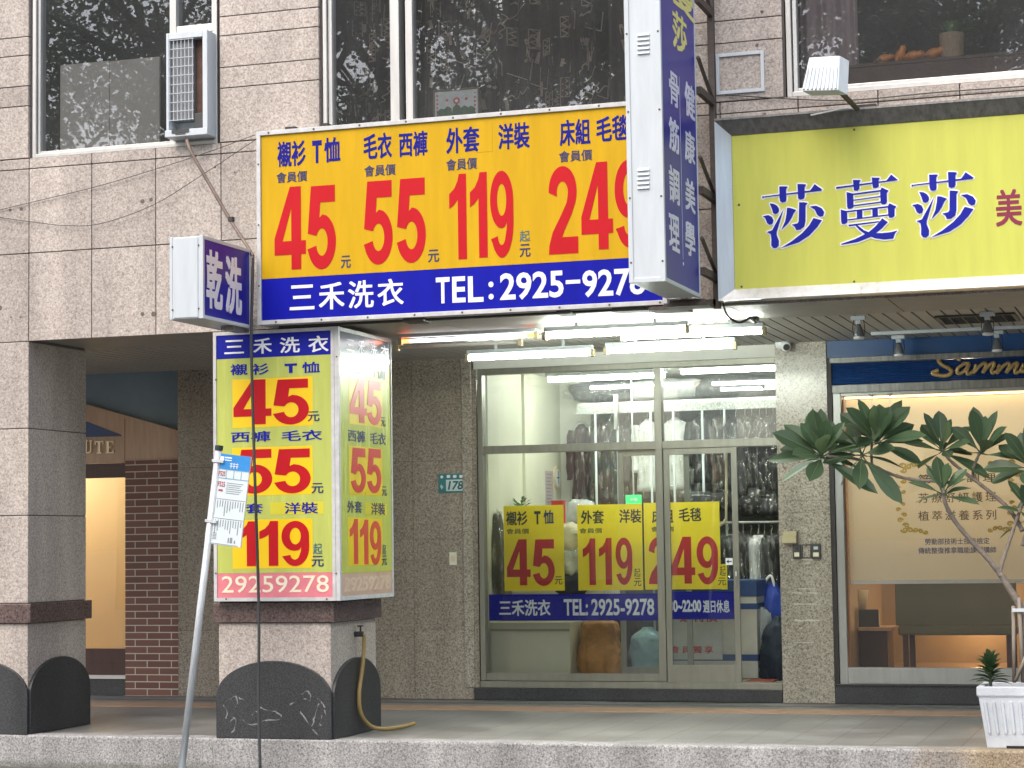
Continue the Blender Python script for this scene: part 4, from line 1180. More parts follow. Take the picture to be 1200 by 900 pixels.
# --- house number
WY = 3.75
x0, x1, z0, z1 = rect(514, 555, 547, 577.5, WY)
S = thing('house_number_plate', ((x0 + x1) / 2, WY, z0), 'teal and white house number plate 178 on the grey granite pier', 'number plate')
MB().box(x0, x1, WY - .006, WY, z0, z1).build('plate', mat('teal_enamel', (.02, .17, .19), rough=.3), S, bevel=.002)
a = rect(523, 562, 545.5, 575.3, WY); MB().box(a[0], a[1], WY - .0075, WY - .005, a[2], a[3]).build('number_field', mat('pale_mint', (.55, .68, .66), rough=.4), S)
letter_f(S, '178', rect(525, 563.5, 543.5, 574, WY), WY - .0076, mat('teal_ink_dark', (.015, .10, .12)), .03, LET, th=.001, shear=.2)
mb = MB()
for k in range(3):
    a = rect(523.8 + k * 7.4, 556.6, 527.8 + k * 7.4, 560, WY); mb.box(a[0], a[1], WY - .0072, WY - .005, a[2], a[3])
mb.build('district_mark', 'white_ink', S, bevel=.003)
p_ = at(518, 559, WY); MB().disc((p_.x, WY - .006, p_.z), .014).build('emblem', 'white_ink', S)
p_ = at(518, 570.5, WY); MB().prism([(p_.x - .016, p_.z + .002), (p_.x, p_.z - .026), (p_.x + .018, p_.z + .004), (p_.x + .003, p_.z + .01), (p_.x - .004, p_.z + .026)], WY - .008, WY - .005).build('bird_mark', mat('mint_mark', (.4, .62, .6)), S)
x0, x1, z0, z1 = rect(527, 647, 535.5, 662, WY)
S = thing('wall_switch', ((x0 + x1) / 2, WY, z0), 'small beige switch plate low on the granite pier below the house number', 'switch')
MB().box(x0, x1, WY - .012, WY, z0, z1).build('plate', 'cream_wall', S, bevel=.002)
MB().box(x0 + .015, x1 - .015, WY - .016, WY - .012, z0 + .03, z1 - .03).build('rocker', 'brass', S, bevel=.001)
# --- call boxes on the pier by the salon
x0, x1, z0, z1 = rect(916.5, 622.5, 933, 636.5, 3.62)
S = thing('junction_box', ((x0 + x1) / 2, 3.65, z0), 'yellowed plastic box on the granite pier above the dark card readers', 'box')
M['old_plastic'] = mat('yellowed_plastic', (.46, .40, .24), rough=.5, var=.1)
mb = MB(); mb.box(x0, x1, 3.61, 3.68, z0, z0 + .055); mb.prism([(x0, z0 + .055), (x1, z0 + .055), (x1 + .004, z1), (x0 + .012, z1)], 3.625, 3.68)
mb.build('casing', 'old_plastic', S, bevel=.003)
M['dark_plastic'] = mat('dark_grey_plastic', (.05, .052, .052), rough=.4)
for k, (a, lab) in enumerate((((929, 638, 938.5, 655), 'dark card reader on the pier, the left one of a pair'), ((951, 637, 961.5, 655), 'dark card reader on the pier, the right one of a pair'))):
    x0, x1, z0, z1 = rect(*a, 3.66)
    S = thing('card_reader', ((x0 + x1) / 2, 3.66, z0), lab, 'card reader', 'card readers on the granite pier')
    MB().box(x0, x1, 3.655, 3.68, z0, z1).build('casing', 'dark_plastic', S, bevel=.003)
    MB().box(x0 + .014, x1 - .014, 3.651, 3.655, z0 + .02, z0 + .055).build('label', 'cream_ink', S)
    MB().box(x0 + .02, x1 - .02, 3.650, 3.655, z1 - .05, z1 - .025).build('reader_face', 'white_metal' if k else 'black_metal', S)
x0, x1, z0, z1 = rect(939.5, 638, 950.5, 654, 3.67)
solo(MB().frame(x0, x1, z0, z1, 3.672, 3.6795, .008), 'mounting_frame', 'dark_plastic', 'empty grey mounting frame between the two card readers', 'frame')

# --- script sign on the blue shutter
S = thing('script_sign', (-2.0, 3.69, 2.72), 'gold script name sign on the blue roller shutter', 'sign')
def script(pts, r_):
    P = spline([at(1080 + a / 10, 400 + b_ / 10, 3.69) for a, b_ in pts], 5)
    mb = MB(); mb.tube(P, r_ if not isinstance(r_, float) else [r_] * len(P), 7)
    for v in mb.v: v.y = 3.697 + (v.y - 3.69) * .45
    return mb
def join(strokes, r_, name):
    mb = MB()
    for s_ in strokes:
        t_ = script(s_, r_); b0 = len(mb.v); mb.v += t_.v; mb.f += [tuple(i + b0 for i in f) for f in t_.f]
    return mb.build(name, 'gold', S, smooth=True)
join([[(430, 228), (440, 190), (380, 182), (290, 182), (218, 195), (200, 232), (250, 280), (325, 318), (350, 350), (318, 392), (240, 402), (150, 385), (128, 366), (160, 350), (200, 338)]], .0185, LET)
join([[(560, 258), (500, 265), (430, 310), (415, 360), (450, 378), (520, 325), (562, 262), (535, 330), (530, 378), (560, 380), (605, 345)]], .0155, LET)
for dx in (0, 275):
    join([[(640 + dx, 268), (622 + dx, 320), (605 + dx, 372), (680 + dx, 290), (735 + dx, 252), (757 + dx, 268), (738 + dx, 320), (718 + dx, 368), (790 + dx, 280), (838 + dx, 250), (852 + dx, 266), (818 + dx, 340), (835 + dx, 372), (875 + dx, 345)]], .0155, LET)
join([[(1200, 262), (1165, 330), (1180, 355), (1230, 330), (1285, 258), (1255, 335), (1275, 355), (1310, 330)]], .0155, LET)
# --- letters on the timber fascia
S = thing('fascia_lettering', (-9.95, 3.82, 2.26), 'pale brass letters UTE on the timber fascia', 'sign letters')
def serif(ch, px0, py0, px1, py1):
    x0, x1, z0, z1 = rect(px0, py0, px1, py1, 3.80)
    mb = MB(); w = x1 - x0; h = z1 - z0; t = w * .24; q = h * .09
    def b(a, c, d, e): mb.box(x0 + a * w, x0 + c * w, 3.80, 3.822, z0 + d * h, z0 + e * h)
    if ch == 'T':
        b(.37, .63, .09, .91); b(0, 1, .91, 1); b(0, .1, .72, .91); b(.9, 1, .72, .91); b(.22, .78, 0, .09)
    if ch == 'E':
        b(.14, .40, .08, .92); b(0, .92, .92, 1); b(0, .96, 0, .08); b(.40, .66, .47, .55); b(.83, .92, .75, .92); b(.86, .96, .08, .27); b(.6, .68, .40, .62)
    if ch == 'U':
        b(.10, .34, .2, .93); b(.72, .84, .2, .93); b(-.02, .46, .93, 1); b(.58, .98, .93, 1)
        n = 8
        for k in range(n):
            a0, a1 = PI + PI * k / n, PI + PI * (k + 1) / n
            P = lambda a, rx, rz: (x0 + (.47 + rx * math.cos(a)) * w, z0 + (.2 + rz * math.sin(a)) * h)
            mb.prism([P(a0, .37, .2), P(a1, .37, .2), P(a1, .2, .1), P(a0, .2, .1)], 3.80, 3.822)
    return mb.build('letter', 'brass', S)
serif('U', 98.5, 516, 108.5, 531.5); serif('T', 111, 517, 121, 531.5); serif('E', 123.5, 517, 133.5, 531)

# ------------------------------------------------------------------ lamps under the arcade
def fixture(x0, x1, y, zt, label, mode='lit', slim=False):
    S = thing('fluorescent_lamp', ((x0 + x1) / 2, y, zt), label, 'lamp', 'fluorescent tube lamps under the arcade')
    top = 3.018 if y < 1.1 else 3.076
    mb = MB()
    if mode == 'lit': mb.box(x0, x1, y - .02, y + .02, zt + .030, zt + .065)
    else: mb.box(x0, x1, y - .03, y + .03, zt + .026, zt + .055)
    for x in (x0 + .25, x1 - .25): mb.box(x - .012, x + .012, y - .012, y + .012, zt + .05, top)
    mb.build('batten', 'white_metal', S, bevel=.004)
    for x in (x0 - .012, x1 - .018): MB().box(x, x + .03, y - .025, y + .025, zt - .03, zt + .03).build('lamp_holder', 'old_plastic', S, bevel=.003)
    tm = {'lit': 'tube', 'dim': 'tube_dim', 'off': 'tube_off'}[mode]
    a, b_ = x0 + .018, x1 - .018
    if mode == 'dim':
        e = MB(); e.tube([(a, y, zt), (a + .06, y, zt)], .0135, 10); e.tube([(b_ - .06, y, zt), (b_, y, zt)], .0135, 10)
        e.build('glowing_end', 'tube_end', S, smooth=True); a += .062; b_ -= .062
    MB().tube([(a, y, zt), (b_, y, zt)], .018 if mode == 'lit' else .0135, 12).build('tube', tm, S, smooth=True)
    return S
fixture(-5.77, -4.66, 1.0, 2.968, 'thin aging fluorescent tube with orange glowing ends under the yellow board', 'dim')
fixture(-5.92, -4.89, 1.32, 2.955, 'unlit thin fluorescent tube behind the one with orange ends', 'off')
fixture(-4.52, -3.42, .74, 2.930, 'lit fluorescent lamp nearest the street, right beside the orange ended tube')
fixture(-4.00, -2.92, 1.06, 2.925, 'lit fluorescent lamp reaching furthest right, toward the granite pier')
fixture(-5.56, -4.49, 1.97, 2.905, 'lit fluorescent lamp furthest left, over the fixed shop glass')
fixture(-4.36, -3.31, 1.87, 2.905, 'lit fluorescent lamp above the sliding door, in line with the leftmost lit one')
# camera
p_ = at(918, 404, 3.6)
S = thing('security_camera', (p_.x, 3.62, p_.z), 'small white dome camera at the top of the granite pier', 'camera')
MB().lathe((p_.x - .02, 3.62, p_.z - .01), [(.05, .05), (.055, .03), (.05, -.01), (.03, -.02)], 18).build('base', 'white_ink', S, smooth=True)
mb = MB(); prof = []
c = Vector((p_.x + .02, 3.585, p_.z - .01)); d = Vector((.35, -.85, -.35)).normalized()
mb.tube([c + d * t for t in (-.05, -.03, 0, .035, .05)], [.03, .043, .048, .043, .034], 14)
mb.build('head', 'white_ink', S, smooth=True)
MB().tube([c + d * .049, c + d * .054], [.03, .028], 14).build('lens', 'dark_plastic', S)
# glass pendant spots of the salon
M['lamp_glass'] = mat('smoked_lamp_glass', (.16, .17, .18), rough=.08)
def spot(px, py, y, label):
    p_ = at(px, py, y)
    S = thing('spot_lamp', (p_.x, y, p_.z - .1), label, 'spot lamp', 'spot lamps on the salon ceiling')
    z = 3.076
    mb = MB().box(p_.x - .055, p_.x + .055, y - .04, y + .04, z - .03, z); mb.box(p_.x - .02, p_.x + .02, y - .02, y + .02, z - .06, z - .03)
    mb.build('ceiling_plate', 'white_metal', S, bevel=.003)
    MB().lathe((p_.x, y, z - .06), [(.012, 0), (.022, -.02), (.036, -.06), (.040, -.09), (.034, -.105)], 18).build('shade', 'lamp_glass', S, smooth=True)
    MB().lathe((p_.x, y, z - .167), [(.02, -.010), (.038, -.007), (.043, .006), (.036, .012)], 18).build('rim', 'white_ink', S, smooth=True)
    for s_ in (-1, 1): MB().tube([(p_.x + s_ * .038, y, z - .03), (p_.x + s_ * .047, y, z - .1), (p_.x + s_ * .038, y, z - .165)], .003, 4).build('wire_yoke', 'black_metal', S)
spot(1053, 398, 3.42, 'round glass spot lamp in front of the blue fascia, left one of the two')
spot(1168, 392, 3.38, 'round glass spot lamp in front of the blue fascia, right one of the two')
spot(1006, 376, 1.75, 'glass spot lamp nearest the street, left of the ceiling light grille')
spot(1157, 372, 1.9, 'glass spot lamp just below the ceiling light grille')
x = -2.28
solo(MB().box(-2.42, XR, 3.02, 3.06, 3.05, 3.076), 'cable_duct', 'white_metal', 'thin white cable duct along the salon ceiling behind the light grille', 'cable duct')
S = thing('light_grille', (-1.47, 2.25, 3.06), 'square white louvred light grille set in the slatted ceiling', 'light grille')
mb = MB(); gx0, gx1, gy0, gy1 = -1.79, -1.19, 2.0, 2.58
mb.box(gx0, gx0 + .03, gy0, gy1, 3.062, 3.0765); mb.box(gx1 - .03, gx1, gy0, gy1, 3.062, 3.0765); mb.box(gx0 + .03, gx1 - .03, gy0, gy0 + .03, 3.062, 3.0765); mb.box(gx0 + .03, gx1 - .03, gy1 - .03, gy1, 3.062, 3.0765)
for k in range(1, 6): mb.box(gx0 + .1 * k - .004, gx0 + .1 * k + .004, gy0 + .03, gy1 - .03, 3.064, 3.0765)
for k in range(1, 5): mb.box(gx0 + .03, gx1 - .03, gy0 + .116 * k - .004, gy0 + .116 * k + .004, 3.065, 3.076)
mb.build('louvre', 'dark_plastic', S)
MB().box(gx0 + .03, gx1 - .03, gy0 + .03, gy1 - .03, 3.0768, 3.0775).build('diffuser', 'white_ink', S)
# a little black flood lamp by the lit tubes
p_ = at(881, 373, .95)
S = thing('small_spotlight', (p_.x, .95, p_.z), 'small black spotlight beside the bright tubes near the lime sign', 'spotlight')
MB().tube([p_ + Vector((-.03, 0, .035)), p_ + Vector((.04, -.02, -.02))], .03, 10).build('lamp_head', 'black_metal', S)
MB().tube([p_, (p_.x, .95, 3.018)], .01, 6).build('stem', 'black_metal', S)
S = solo(MB().tube(spline([at(846, 338, -.02), at(848, 358, -.06), at(853, 370, -.02), at(866, 378, .03), at(880, 372, .04)], 6), .008, 6), 'loose_cable', 'black_metal', 'loose black cable looping down from the iron bracket of the blade sign', 'cable', smooth=True)

# ------------------------------------------------------------------ upper windows: what stands in them
# air conditioner
AX0, AX1, AZ0, AZ1 = -7.205, -6.862, 4.475, 5.27
S = thing('air_conditioner', ((AX0 + AX1) / 2, 0, AZ0), 'tall narrow white window air conditioner with a wire grille, beside the boarded pane', 'air conditioner')
mb = MB()
mb.box(AX0, AX0 + .022, -.12, .12, AZ0 + .05, AZ1); mb.box(AX1 - .04, AX1, -.12, .12, AZ0 + .05, AZ1)
mb.box(AX0 + .022, AX1 - .04, -.12, .12, AZ1 - .05, AZ1); mb.box(AX0 - .01, AX1, -.125, .12, AZ0, AZ0 + .052)
mb.box(AX0 + .022, AX1 - .04, .02, .12, AZ0 + .052, AZ1 - .05)
mb.build('casing', 'white_metal', S, bevel=.004)
M['coil'] = mat('condenser_fins', (.19, .20, .21), rough=.5, metal=.2, var=.3, scale=50, streak=True)
MB().box(AX0 + .023, AX1 - .13, -.09, .018, AZ0 + .13, AZ1 - .052).build('condenser', 'coil', S)
MB().box(AX1 - .128, AX1 - .041, -.05, .018, AZ0 + .054, AZ1 - .052).build('rusty_bay', mat('rusty_bay', (.10, .055, .04), rough=.8, var=.4, scale=14), S)
mb = MB()
for k in range(7):
    x = AX0 + .024 + k * .0315; mb.box(x, x + .004, -.112, -.107, AZ0 + .12, AZ1 - .052)
for k in range(10):
    z = AZ0 + .125 + k * .068; mb.box(AX0 + .022, AX1 - .115, -.117, -.1125, z, z + .004)
mb.build('wire_grille', 'white_metal', S)
MB().box(AX1 - .12, AX1 - .045, -.10, -.052, AZ0 + .06, AZ0 + .17).build('control_box', 'dark_plastic', S, bevel=.003)
mb = MB().box(AX0 + .05, AX1 - .15, -.13, -.126, AZ0 + .025, AZ0 + .05); mb.box(AX0 + .08, AX1 - .18, -.128, -.1255, AZ0 + .012, AZ0 + .02)
mb.build('drain_slot', 'dark_plastic', S)
# drain hose and the cable that follows it down to the road
pts = [at(219, 164, -.13), at(224, 178, -.16), at(245, 215, -.15), at(270, 258, -.17), at(290, 289, -.23), at(296.5, 300, -.27), at(296, 330, -.28), at(294.5, 395, -.28), at(296, 470, -.28), at(299, 570, -.28), at(302, 660, -.28), at(303.5, 740, -.28), at(303, 820, -.28), at(305, 905, -.30)]
S = thing('drain_hose', tuple(pts[-1]), 'dark drain hose hanging from the air conditioner past the light box down to the road', 'hose')
mb = MB(); mb.tube(spline(pts[:6], 6), .013, 8); mb.build('hose', mat('old_brown_hose', (.17, .125, .10), rough=.6, var=.3, scale=12), S, smooth=True)
mb = MB(); mb.tube(spline(pts[5:], 6), .0115, 8); mb.build('lower_hose', 'dark_plastic', S, smooth=True)
p_ = at(271, 257, -.17); MB().box(p_.x - .02, p_.x + .02, p_.y - .02, p_.y + .02, p_.z - .018, p_.z + .018).build('tie', 'black_metal', S, bevel=.004)
solo(MB().tube(spline([at(-12, 249, -.015), at(33, 238, -.015), at(108, 220, -.02), at(170, 202, -.025), at(236, 181, -.03), at(299, 158, -.06)], 6), .003, 5), 'wall_wire', 'dark_plastic', 'thin grey wire running straight across the granite to the yellow board, the upper one', 'wire', smooth=True)
solo(MB().tube(spline([at(-12, 253, -.012), at(33, 259.5, -.02), at(80, 264.5, -.03), at(120, 261.5, -.03), at(180, 240, -.03), at(240, 203, -.035), at(299, 164, -.07)], 6), .003, 5), 'wall_wire', 'dark_plastic', 'thin grey wire sagging across the granite below the straight one', 'wire', smooth=True)
solo(MB().tube(spline([at(1260, 97, -.02), at(1200, 101, -.02), at(1100, 108, -.02), at(1000, 117, -.02), at(930, 116, -.02), at(850, 111, -.02)], 6), .005, 5), 'wall_wire', 'dark_plastic', 'thin dark wire under the right hand window above the lime sign', 'wire', smooth=True)
# boards in the left window
M['grey_board'] = mat('grey_board', (.52, .495, .46), rough=.75, var=.06, scale=2)
M['tape'] = mat('paper_residue', (.70, .68, .64), rough=.9, var=.2, scale=40)
for k, (a, lab, sd) in enumerate((((71, 74, 128.2, 180), 'grey board behind the glass with long scratches, left of the two', 3), ((128.8, 69, 187, 179), 'grey board behind the glass with pale flecks, beside the air conditioner', 5))):
    x0, x1, z0, z1 = rect(*a, .16)
    z0 = 4.475
    S = thing('window_board', ((x0 + x1) / 2, .16, z0), lab, 'board', 'boards in the left upper window')
    MB().box(x0, x1, .155 + .004 * k, .175 + .004 * k, z0, z1).build('board', 'grey_board', S)
    rr = random.Random(sd); mb = MB()
    yf = .1545 + .004 * k
    for i in range(26):
        cx_, cz = rr.uniform(x0 + .03, x1 - .03), rr.uniform(z0 + .03, z1 - .06); r_ = rr.uniform(.004, .014)
        n = 7
        mb.prism([(cx_ + r_ * rr.uniform(.5, 1.1) * math.cos(2 * PI * q / n), cz + r_ * rr.uniform(.7, 1.5) * math.sin(2 * PI * q / n)) for q in range(n)], yf, yf + .002)
    for i in range(9 if k == 0 else 2):
        cx_, cz = rr.uniform(x0 + .03, x1 - .06), rr.uniform(z0 + .05, z1 - .25); s_ = rr.choice((-1, 1)); L = rr.uniform(.08, .22)
        mb.tube(spline([(cx_, yf, cz), (cx_ + .02 * s_, yf, cz + L * .4), (cx_ + .065 * s_, yf, cz + L)], 4), .0035, 4)
    mb.build('paper_residue', 'tape', S)
# curtain with a naive pattern in the middle window
M['curtain'] = mat('dark_brown_curtain', (.030, .024, .021), rough=.9, var=.15)
M['motif'] = mat('tan_curtain_motif', (.27, .22, .17), rough=.9, var=.2)
M['curtain_mauve'] = mat('mauve_curtain', (.34, .26, .275), rough=.9, var=.12)
def cy(x, y0, amp, f): return y0 + amp * math.sin(x * f) + amp * .4 * math.sin(x * f * 2.3 + 1)
def curtain(name, x0, x1, z0, z1, y0, amp, f, mtl, label, motifs=0, seed=1):
    S = thing(name, ((x0 + x1) / 2, y0, z0), label, 'curtain', None)
    MB().sheet(lambda u, v: (x0 + u * (x1 - x0), cy(x0 + u * (x1 - x0), y0, amp, f), z0 + v * (z1 - z0)), 160, 1).build('cloth', mtl, S, smooth=True)
    if motifs:
        rr = random.Random(seed); mb = MB()
        def strip(P, w):
            for (ax, az), (bx, bz) in zip(P, P[1:]):
                d = math.hypot(bx - ax, bz - az) or 1e-6; nx, nz = -(bz - az) / d * w, (bx - ax) / d * w
                mb.face_block([(x, cy(x, y0, amp, f) - .003, z) for x, z in ((ax - nx, az - nz), (bx - nx, bz - nz), (bx + nx, bz + nz), (ax + nx, az + nz))], [(0, 1, 2, 3)])
        for i in range(motifs):
            cx_, cz = rr.uniform(x0 + .06, x1 - .06), rr.uniform(z0 + .05, z1 - .1); k = rr.randrange(5)
            if k == 0:
                r_ = rr.uniform(.012, .02); n = 9
                pts = [(cx_ + r_ * math.cos(2 * PI * q / n), cz + r_ * .8 * math.sin(2 * PI * q / n)) for q in range(n)]
                mb.face_block([(x, cy(x, y0, amp, f) - .003, z) for x, z in pts], [tuple(range(n))])
            elif k == 1:
                h = rr.uniform(.10, .15); w = .032
                strip([(cx_ - w, cz), (cx_ + w, cz), (cx_ + w, cz + h), (cx_ - w, cz + h), (cx_ - w, cz)], .0035)
                strip([(cx_ + (w * .7 if q % 2 else -w * .7), cz + h * q / 6) for q in range(7)], .005)
            elif k == 2:
                a = rr.uniform(.3, 1.3); L = rr.uniform(.12, .22)
                strip([(cx_ + L * t * math.cos(a) + .018 * math.sin(t * 16) * math.sin(a), cz + L * t * math.sin(a) + .018 * math.sin(t * 16) * math.cos(a)) for t in [q / 14 for q in range(15)]], .0045)
            elif k == 3:
                a = rr.uniform(-.5, .5); L = rr.uniform(.1, .2)
                strip([(cx_, cz), (cx_ + L * math.cos(a), cz - L * .4 * math.cos(a)), (cx_ + L * 1.05, cz + .09)], .004)
            else:
                h = rr.uniform(.06, .1); w = .013; a = rr.uniform(-.3, .3)
                strip([(cx_, cz), (cx_ + h * math.sin(a), cz + h)], w)
        mb.build('printed_motif', 'motif', S)
curtain('patterned_curtain', -5.30, -3.95, 4.40, 6.3, .30, .035, 34, 'curtain', 'dark curtain with tan zigzag motifs in the middle upper window, left half', 210, 4)
curtain('patterned_curtain', -3.86, -3.36, 4.40, 6.3, .32, .03, 38, 'curtain', 'dark curtain with tan motifs beside the blade sign', 60, 9)
curtain('patterned_curtain', -5.95, -5.43, 4.40, 6.3, .42, .03, 30, 'curtain', 'dark curtain with dim motifs behind the narrow left pane of the middle window', 60, 12)
curtain('mauve_curtain', -2.47, -2.06, 4.42, 6.3, .30, .03, 40, 'curtain_mauve', 'mauve pleated curtain at the left edge of the right upper window')
# picture in the middle window
x0, x1, z0, z1 = rect(508, 104, 562, 140, .18)
z0 = 4.40
S = thing('framed_picture', ((x0 + x1) / 2, .18, z0), 'small picture of green hills and a red sun in the window above the yellow board', 'picture')
MB().frame(x0, x1, z0, z1, .17, .19, .012).build('frame', mat('picture_frame', (.16, .12, .09), rough=.5), S, bevel=.002)
MB().box(x0 + .012, x1 - .012, .178, .188, z0 + .012, z1 - .012).build('print', mat('pale_print', (.60, .64, .64), rough=.5), S)
p_ = at(535, 118, .177); MB().disc((p_.x, .1775, p_.z), .026, n=14, th=.001).build('red_sun', 'red_faded', S)
MB().disc((p_.x, .1763, p_.z), .012, n=12, th=.001).build('sun_centre', 'white_ink', S)
hz = at(535, 130, .177).z
mb = MB()
for k, (dx, h) in enumerate(((-.12, .05), (-.07, .075), (0, .10), (.06, .07), (.11, .055))):
    mb.prism([(p_.x + dx - .05, z0 + .013), (p_.x + dx + .05, z0 + .013), (p_.x + dx + .03, hz + h * .3), (p_.x + dx, hz + h * .55), (p_.x + dx - .03, hz + h * .25)], .1765 - .0004 * k, .1778)
mb.build('green_hills', mat('print_green', (.05, .12, .06), rough=.6), S)
mb = MB()
for k in range(7):
    for xx in (x0 + .03, x1 - .035): mb.box(xx - .006, xx + .006, .177, .1785, z1 - .05 - k * .03, z1 - .035 - k * .03)
for xx in (p_.x - .075, p_.x + .075): mb.disc((xx, .178, p_.z + .01), .012, n=8, th=.001)
mb.build('small_marks', 'red_faded', S)
# little orange bird figures and the pot on the ledge of the right window
M['orange'] = mat('orange_glaze', (.62, .22, .035), rough=.4, var=.15, scale=20)
LZ = 4.43 + .222
def bird(px, lean, label, sz=1.0, pale=False):
    p_ = at(px, 72, .26)
    S = thing('bird_figure', (p_.x, .26, LZ), label, 'bird figure', 'orange bird figures on the window ledge')
    d = Vector((math.cos(lean), 0, math.sin(lean)))
    c = Vector((p_.x, .26, LZ + .042 * sz + .02 * abs(math.sin(lean))))
    ts = [(-.085, .006), (-.05, .022), (-.02, .036), (.015, .036), (.04, .024), (.055, .026), (.07, .021), (.083, .004)]
    MB().tube([c + d * t * sz for t, r_ in ts], [r_ * sz for t, r_ in ts], 10).build('body', 'orange', S, smooth=True)
    MB().tube([c + d * .08 * sz, c + d * .1 * sz], [.006, .001], 6).build('beak', 'brown_iron', S)
    e_ = c + d * .064 * sz
    MB().tube([e_ + Vector((0, -.018, .008)), e_ + Vector((0, -.0225, .008))], .004, 6).build('eye', 'black_ink', S)
    MB().tube([c - d * .02 * sz + Vector((0, -.034, .0)), c - d * .07 * sz + Vector((0, -.02, .004))], [.014, .005], 6).build('wing', 'orange' if not pale else 'motif', S, smooth=True)
bird(1036, .25, 'pale orange bird figure at the left end of the ledge row', .9, True)
bird(1055, 1.15, 'upright orange bird figure on the window ledge', .95)
bird(1070, .2, 'orange bird figure lying low beside the upright one')
bird(1094, .35, 'orange bird figure with grey tail nearest the tan pot', 1.05, True)
p_ = at(1115, 55, .27)
S = thing('potted_plant', (p_.x, .3, LZ), 'tan flower pot with a leafy plant on the right upper window ledge', 'potted plant')
MB().lathe((p_.x, .30, LZ), [(.066, 0), (.078, .01), (.086, .17), (.086, .185), (.076, .185), (.074, .16), (.001, .16)], 22).build('pot', mat('tan_pot', (.33, .24, .155), rough=.7), S, smooth=False)
# ------------------------------------------------------------------ leaves
M['leaf'] = leafmat('frangipani_leaf', (.080, .138, .070), (.13, .19, .09))
M['leaf_dark'] = leafmat('dracaena_leaf', (.022, .06, .022), (.05, .10, .04))
M['leaf_room'] = leafmat('room_plant_leaf', (.06, .15, .035), (.09, .18, .06))
M['bark'] = mat('frangipani_bark', (.20, .17, .14), rough=.8, var=.3, scale=30, bump=.5, bscale=50)
M['street_leaf'] = leafmat('street_tree_leaf', (.055, .10, .04), (.08, .13, .055), .35)
M['street_bark'] = mat('street_tree_bark', (.08, .065, .05), rough=.9, var=.3, bump=.6)

RIB = None
def leaf(mb, base, d, up, L, W, droop=.25, fold=.25, obov=.62, n=7):
    """a leaf as two folded halves along a drooping midrib"""
    d = d.normalized(); side = d.cross(up)
    if side.length < 1e-3: side = d.cross(Vector((1, 0, 0)))
    side.normalize(); nrm = side.cross(d).normalized()
    mid, lf, rt = [], [], []
    for i in range(n + 1):
        t = i / n
        c = base + d * (L * t) + Vector((0, 0, -1)) * (droop * L * t * t)
        w = W * (math.sin(PI * min(t ** (math.log(.5) / math.log(obov)), 1)) ** .8) * .5
        mid.append(c); h = nrm * (w * fold)
        lf.append(c - side * w + h); rt.append(c + side * w + h)
    if RIB is not None and L > .18:
        RIB.tube([q + nrm * .0022 for q in mid[1:]], [.0022 * (1 - .12 * i) for i in range(n)], 3, False)
    b = len(mb.v)
    mb.v += mid + lf + rt
    m = n + 1
    for i in range(n):
        mb.f.append((b + i, b + i + 1, b + m + i + 1, b + m + i))
        mb.f.append((b + i, b + 2 * m + i, b + 2 * m + i + 1, b + i + 1))

def rosette(c, n, L, seed, W=.33, lo=-.55, hi=1.4, droop=.10, lean=(0, 0)):
    rr = random.Random(seed); mb = MB()
    for k in range(n):
        t = k / max(n - 1, 1)
        az = k * 2.399 + rr.uniform(-.25, .25)
        el = lo + (hi - lo) * t ** .9 + rr.uniform(-.12, .12)
        d = Vector((math.cos(az) * math.cos(el) + lean[0], math.sin(az) * math.cos(el), math.sin(el) + lean[1]))
        l_ = L * rr.uniform(.8, 1.18) * (1 - .2 * t)
        st = c + d.normalized() * .03 + Vector((0, 0, -.03 * (1 - t)))
        up = Vector((rr.uniform(-.35, .35), rr.uniform(-1.1, -.2), .75))
        mb.tube([c + Vector((0, 0, -.02)), st + d.normalized() * .015], [.006, .004], 4)
        leaf(mb, st, d, up, l_, L * W * rr.uniform(.85, 1.15), droop * rr.uniform(.5, 1.5), .22)
    return mb
# pot plant on the window ledge
rr = random.Random(3); mb = MB()
for k in range(14):
    az = k * 2.4; el = rr.uniform(.3, 1.2)
    leaf(mb, Vector((p_.x, .3, LZ + .17)) + Vector((math.cos(az), math.sin(az), 0)) * .02, Vector((math.cos(az) * math.cos(el), math.sin(az) * math.cos(el) * .4, math.sin(el))), Vector((0, 0, 1)), rr.uniform(.14, .25), .06, .3)
mb.build('foliage', 'leaf_room', bpy.data.objects['potted_plant'])

# ------------------------------------------------------------------ planter, frangipani and stakes
M['white_pot'] = mat('white_concrete_planter', (.52, .56, .60), rough=.7, var=.12, scale=7, bump=.25, bscale=120)
M['soil'] = mat('soil', (.05, .038, .028), rough=.95, var=.4, bump=.8)
PX0, PX1, PYF, PYB, PH = -1.375, -.42, .085, .56, .405
S = thing('planter_box', ((PX0 + PX1) / 2, .33, 0), 'white ribbed concrete planter box at the kerb edge', 'planter')
ins = .055
mb = MB()
def ringz(k, z): return [(PX0 + k, PYF + k * .7, z), (PX1 - k, PYF + k * .7, z), (PX1 - k, PYB - k * .7, z), (PX0 + k, PYB - k * .7, z)]
mb.loft([ringz(ins, .0), ringz(.012, .335), ringz(0, .345), ringz(0, PH), ringz(.045, PH), ringz(.05, PH - .05)])
mb.build('box', 'white_pot', S, bevel=.008)
mb = MB()
x = PX0 + .035
k = 0
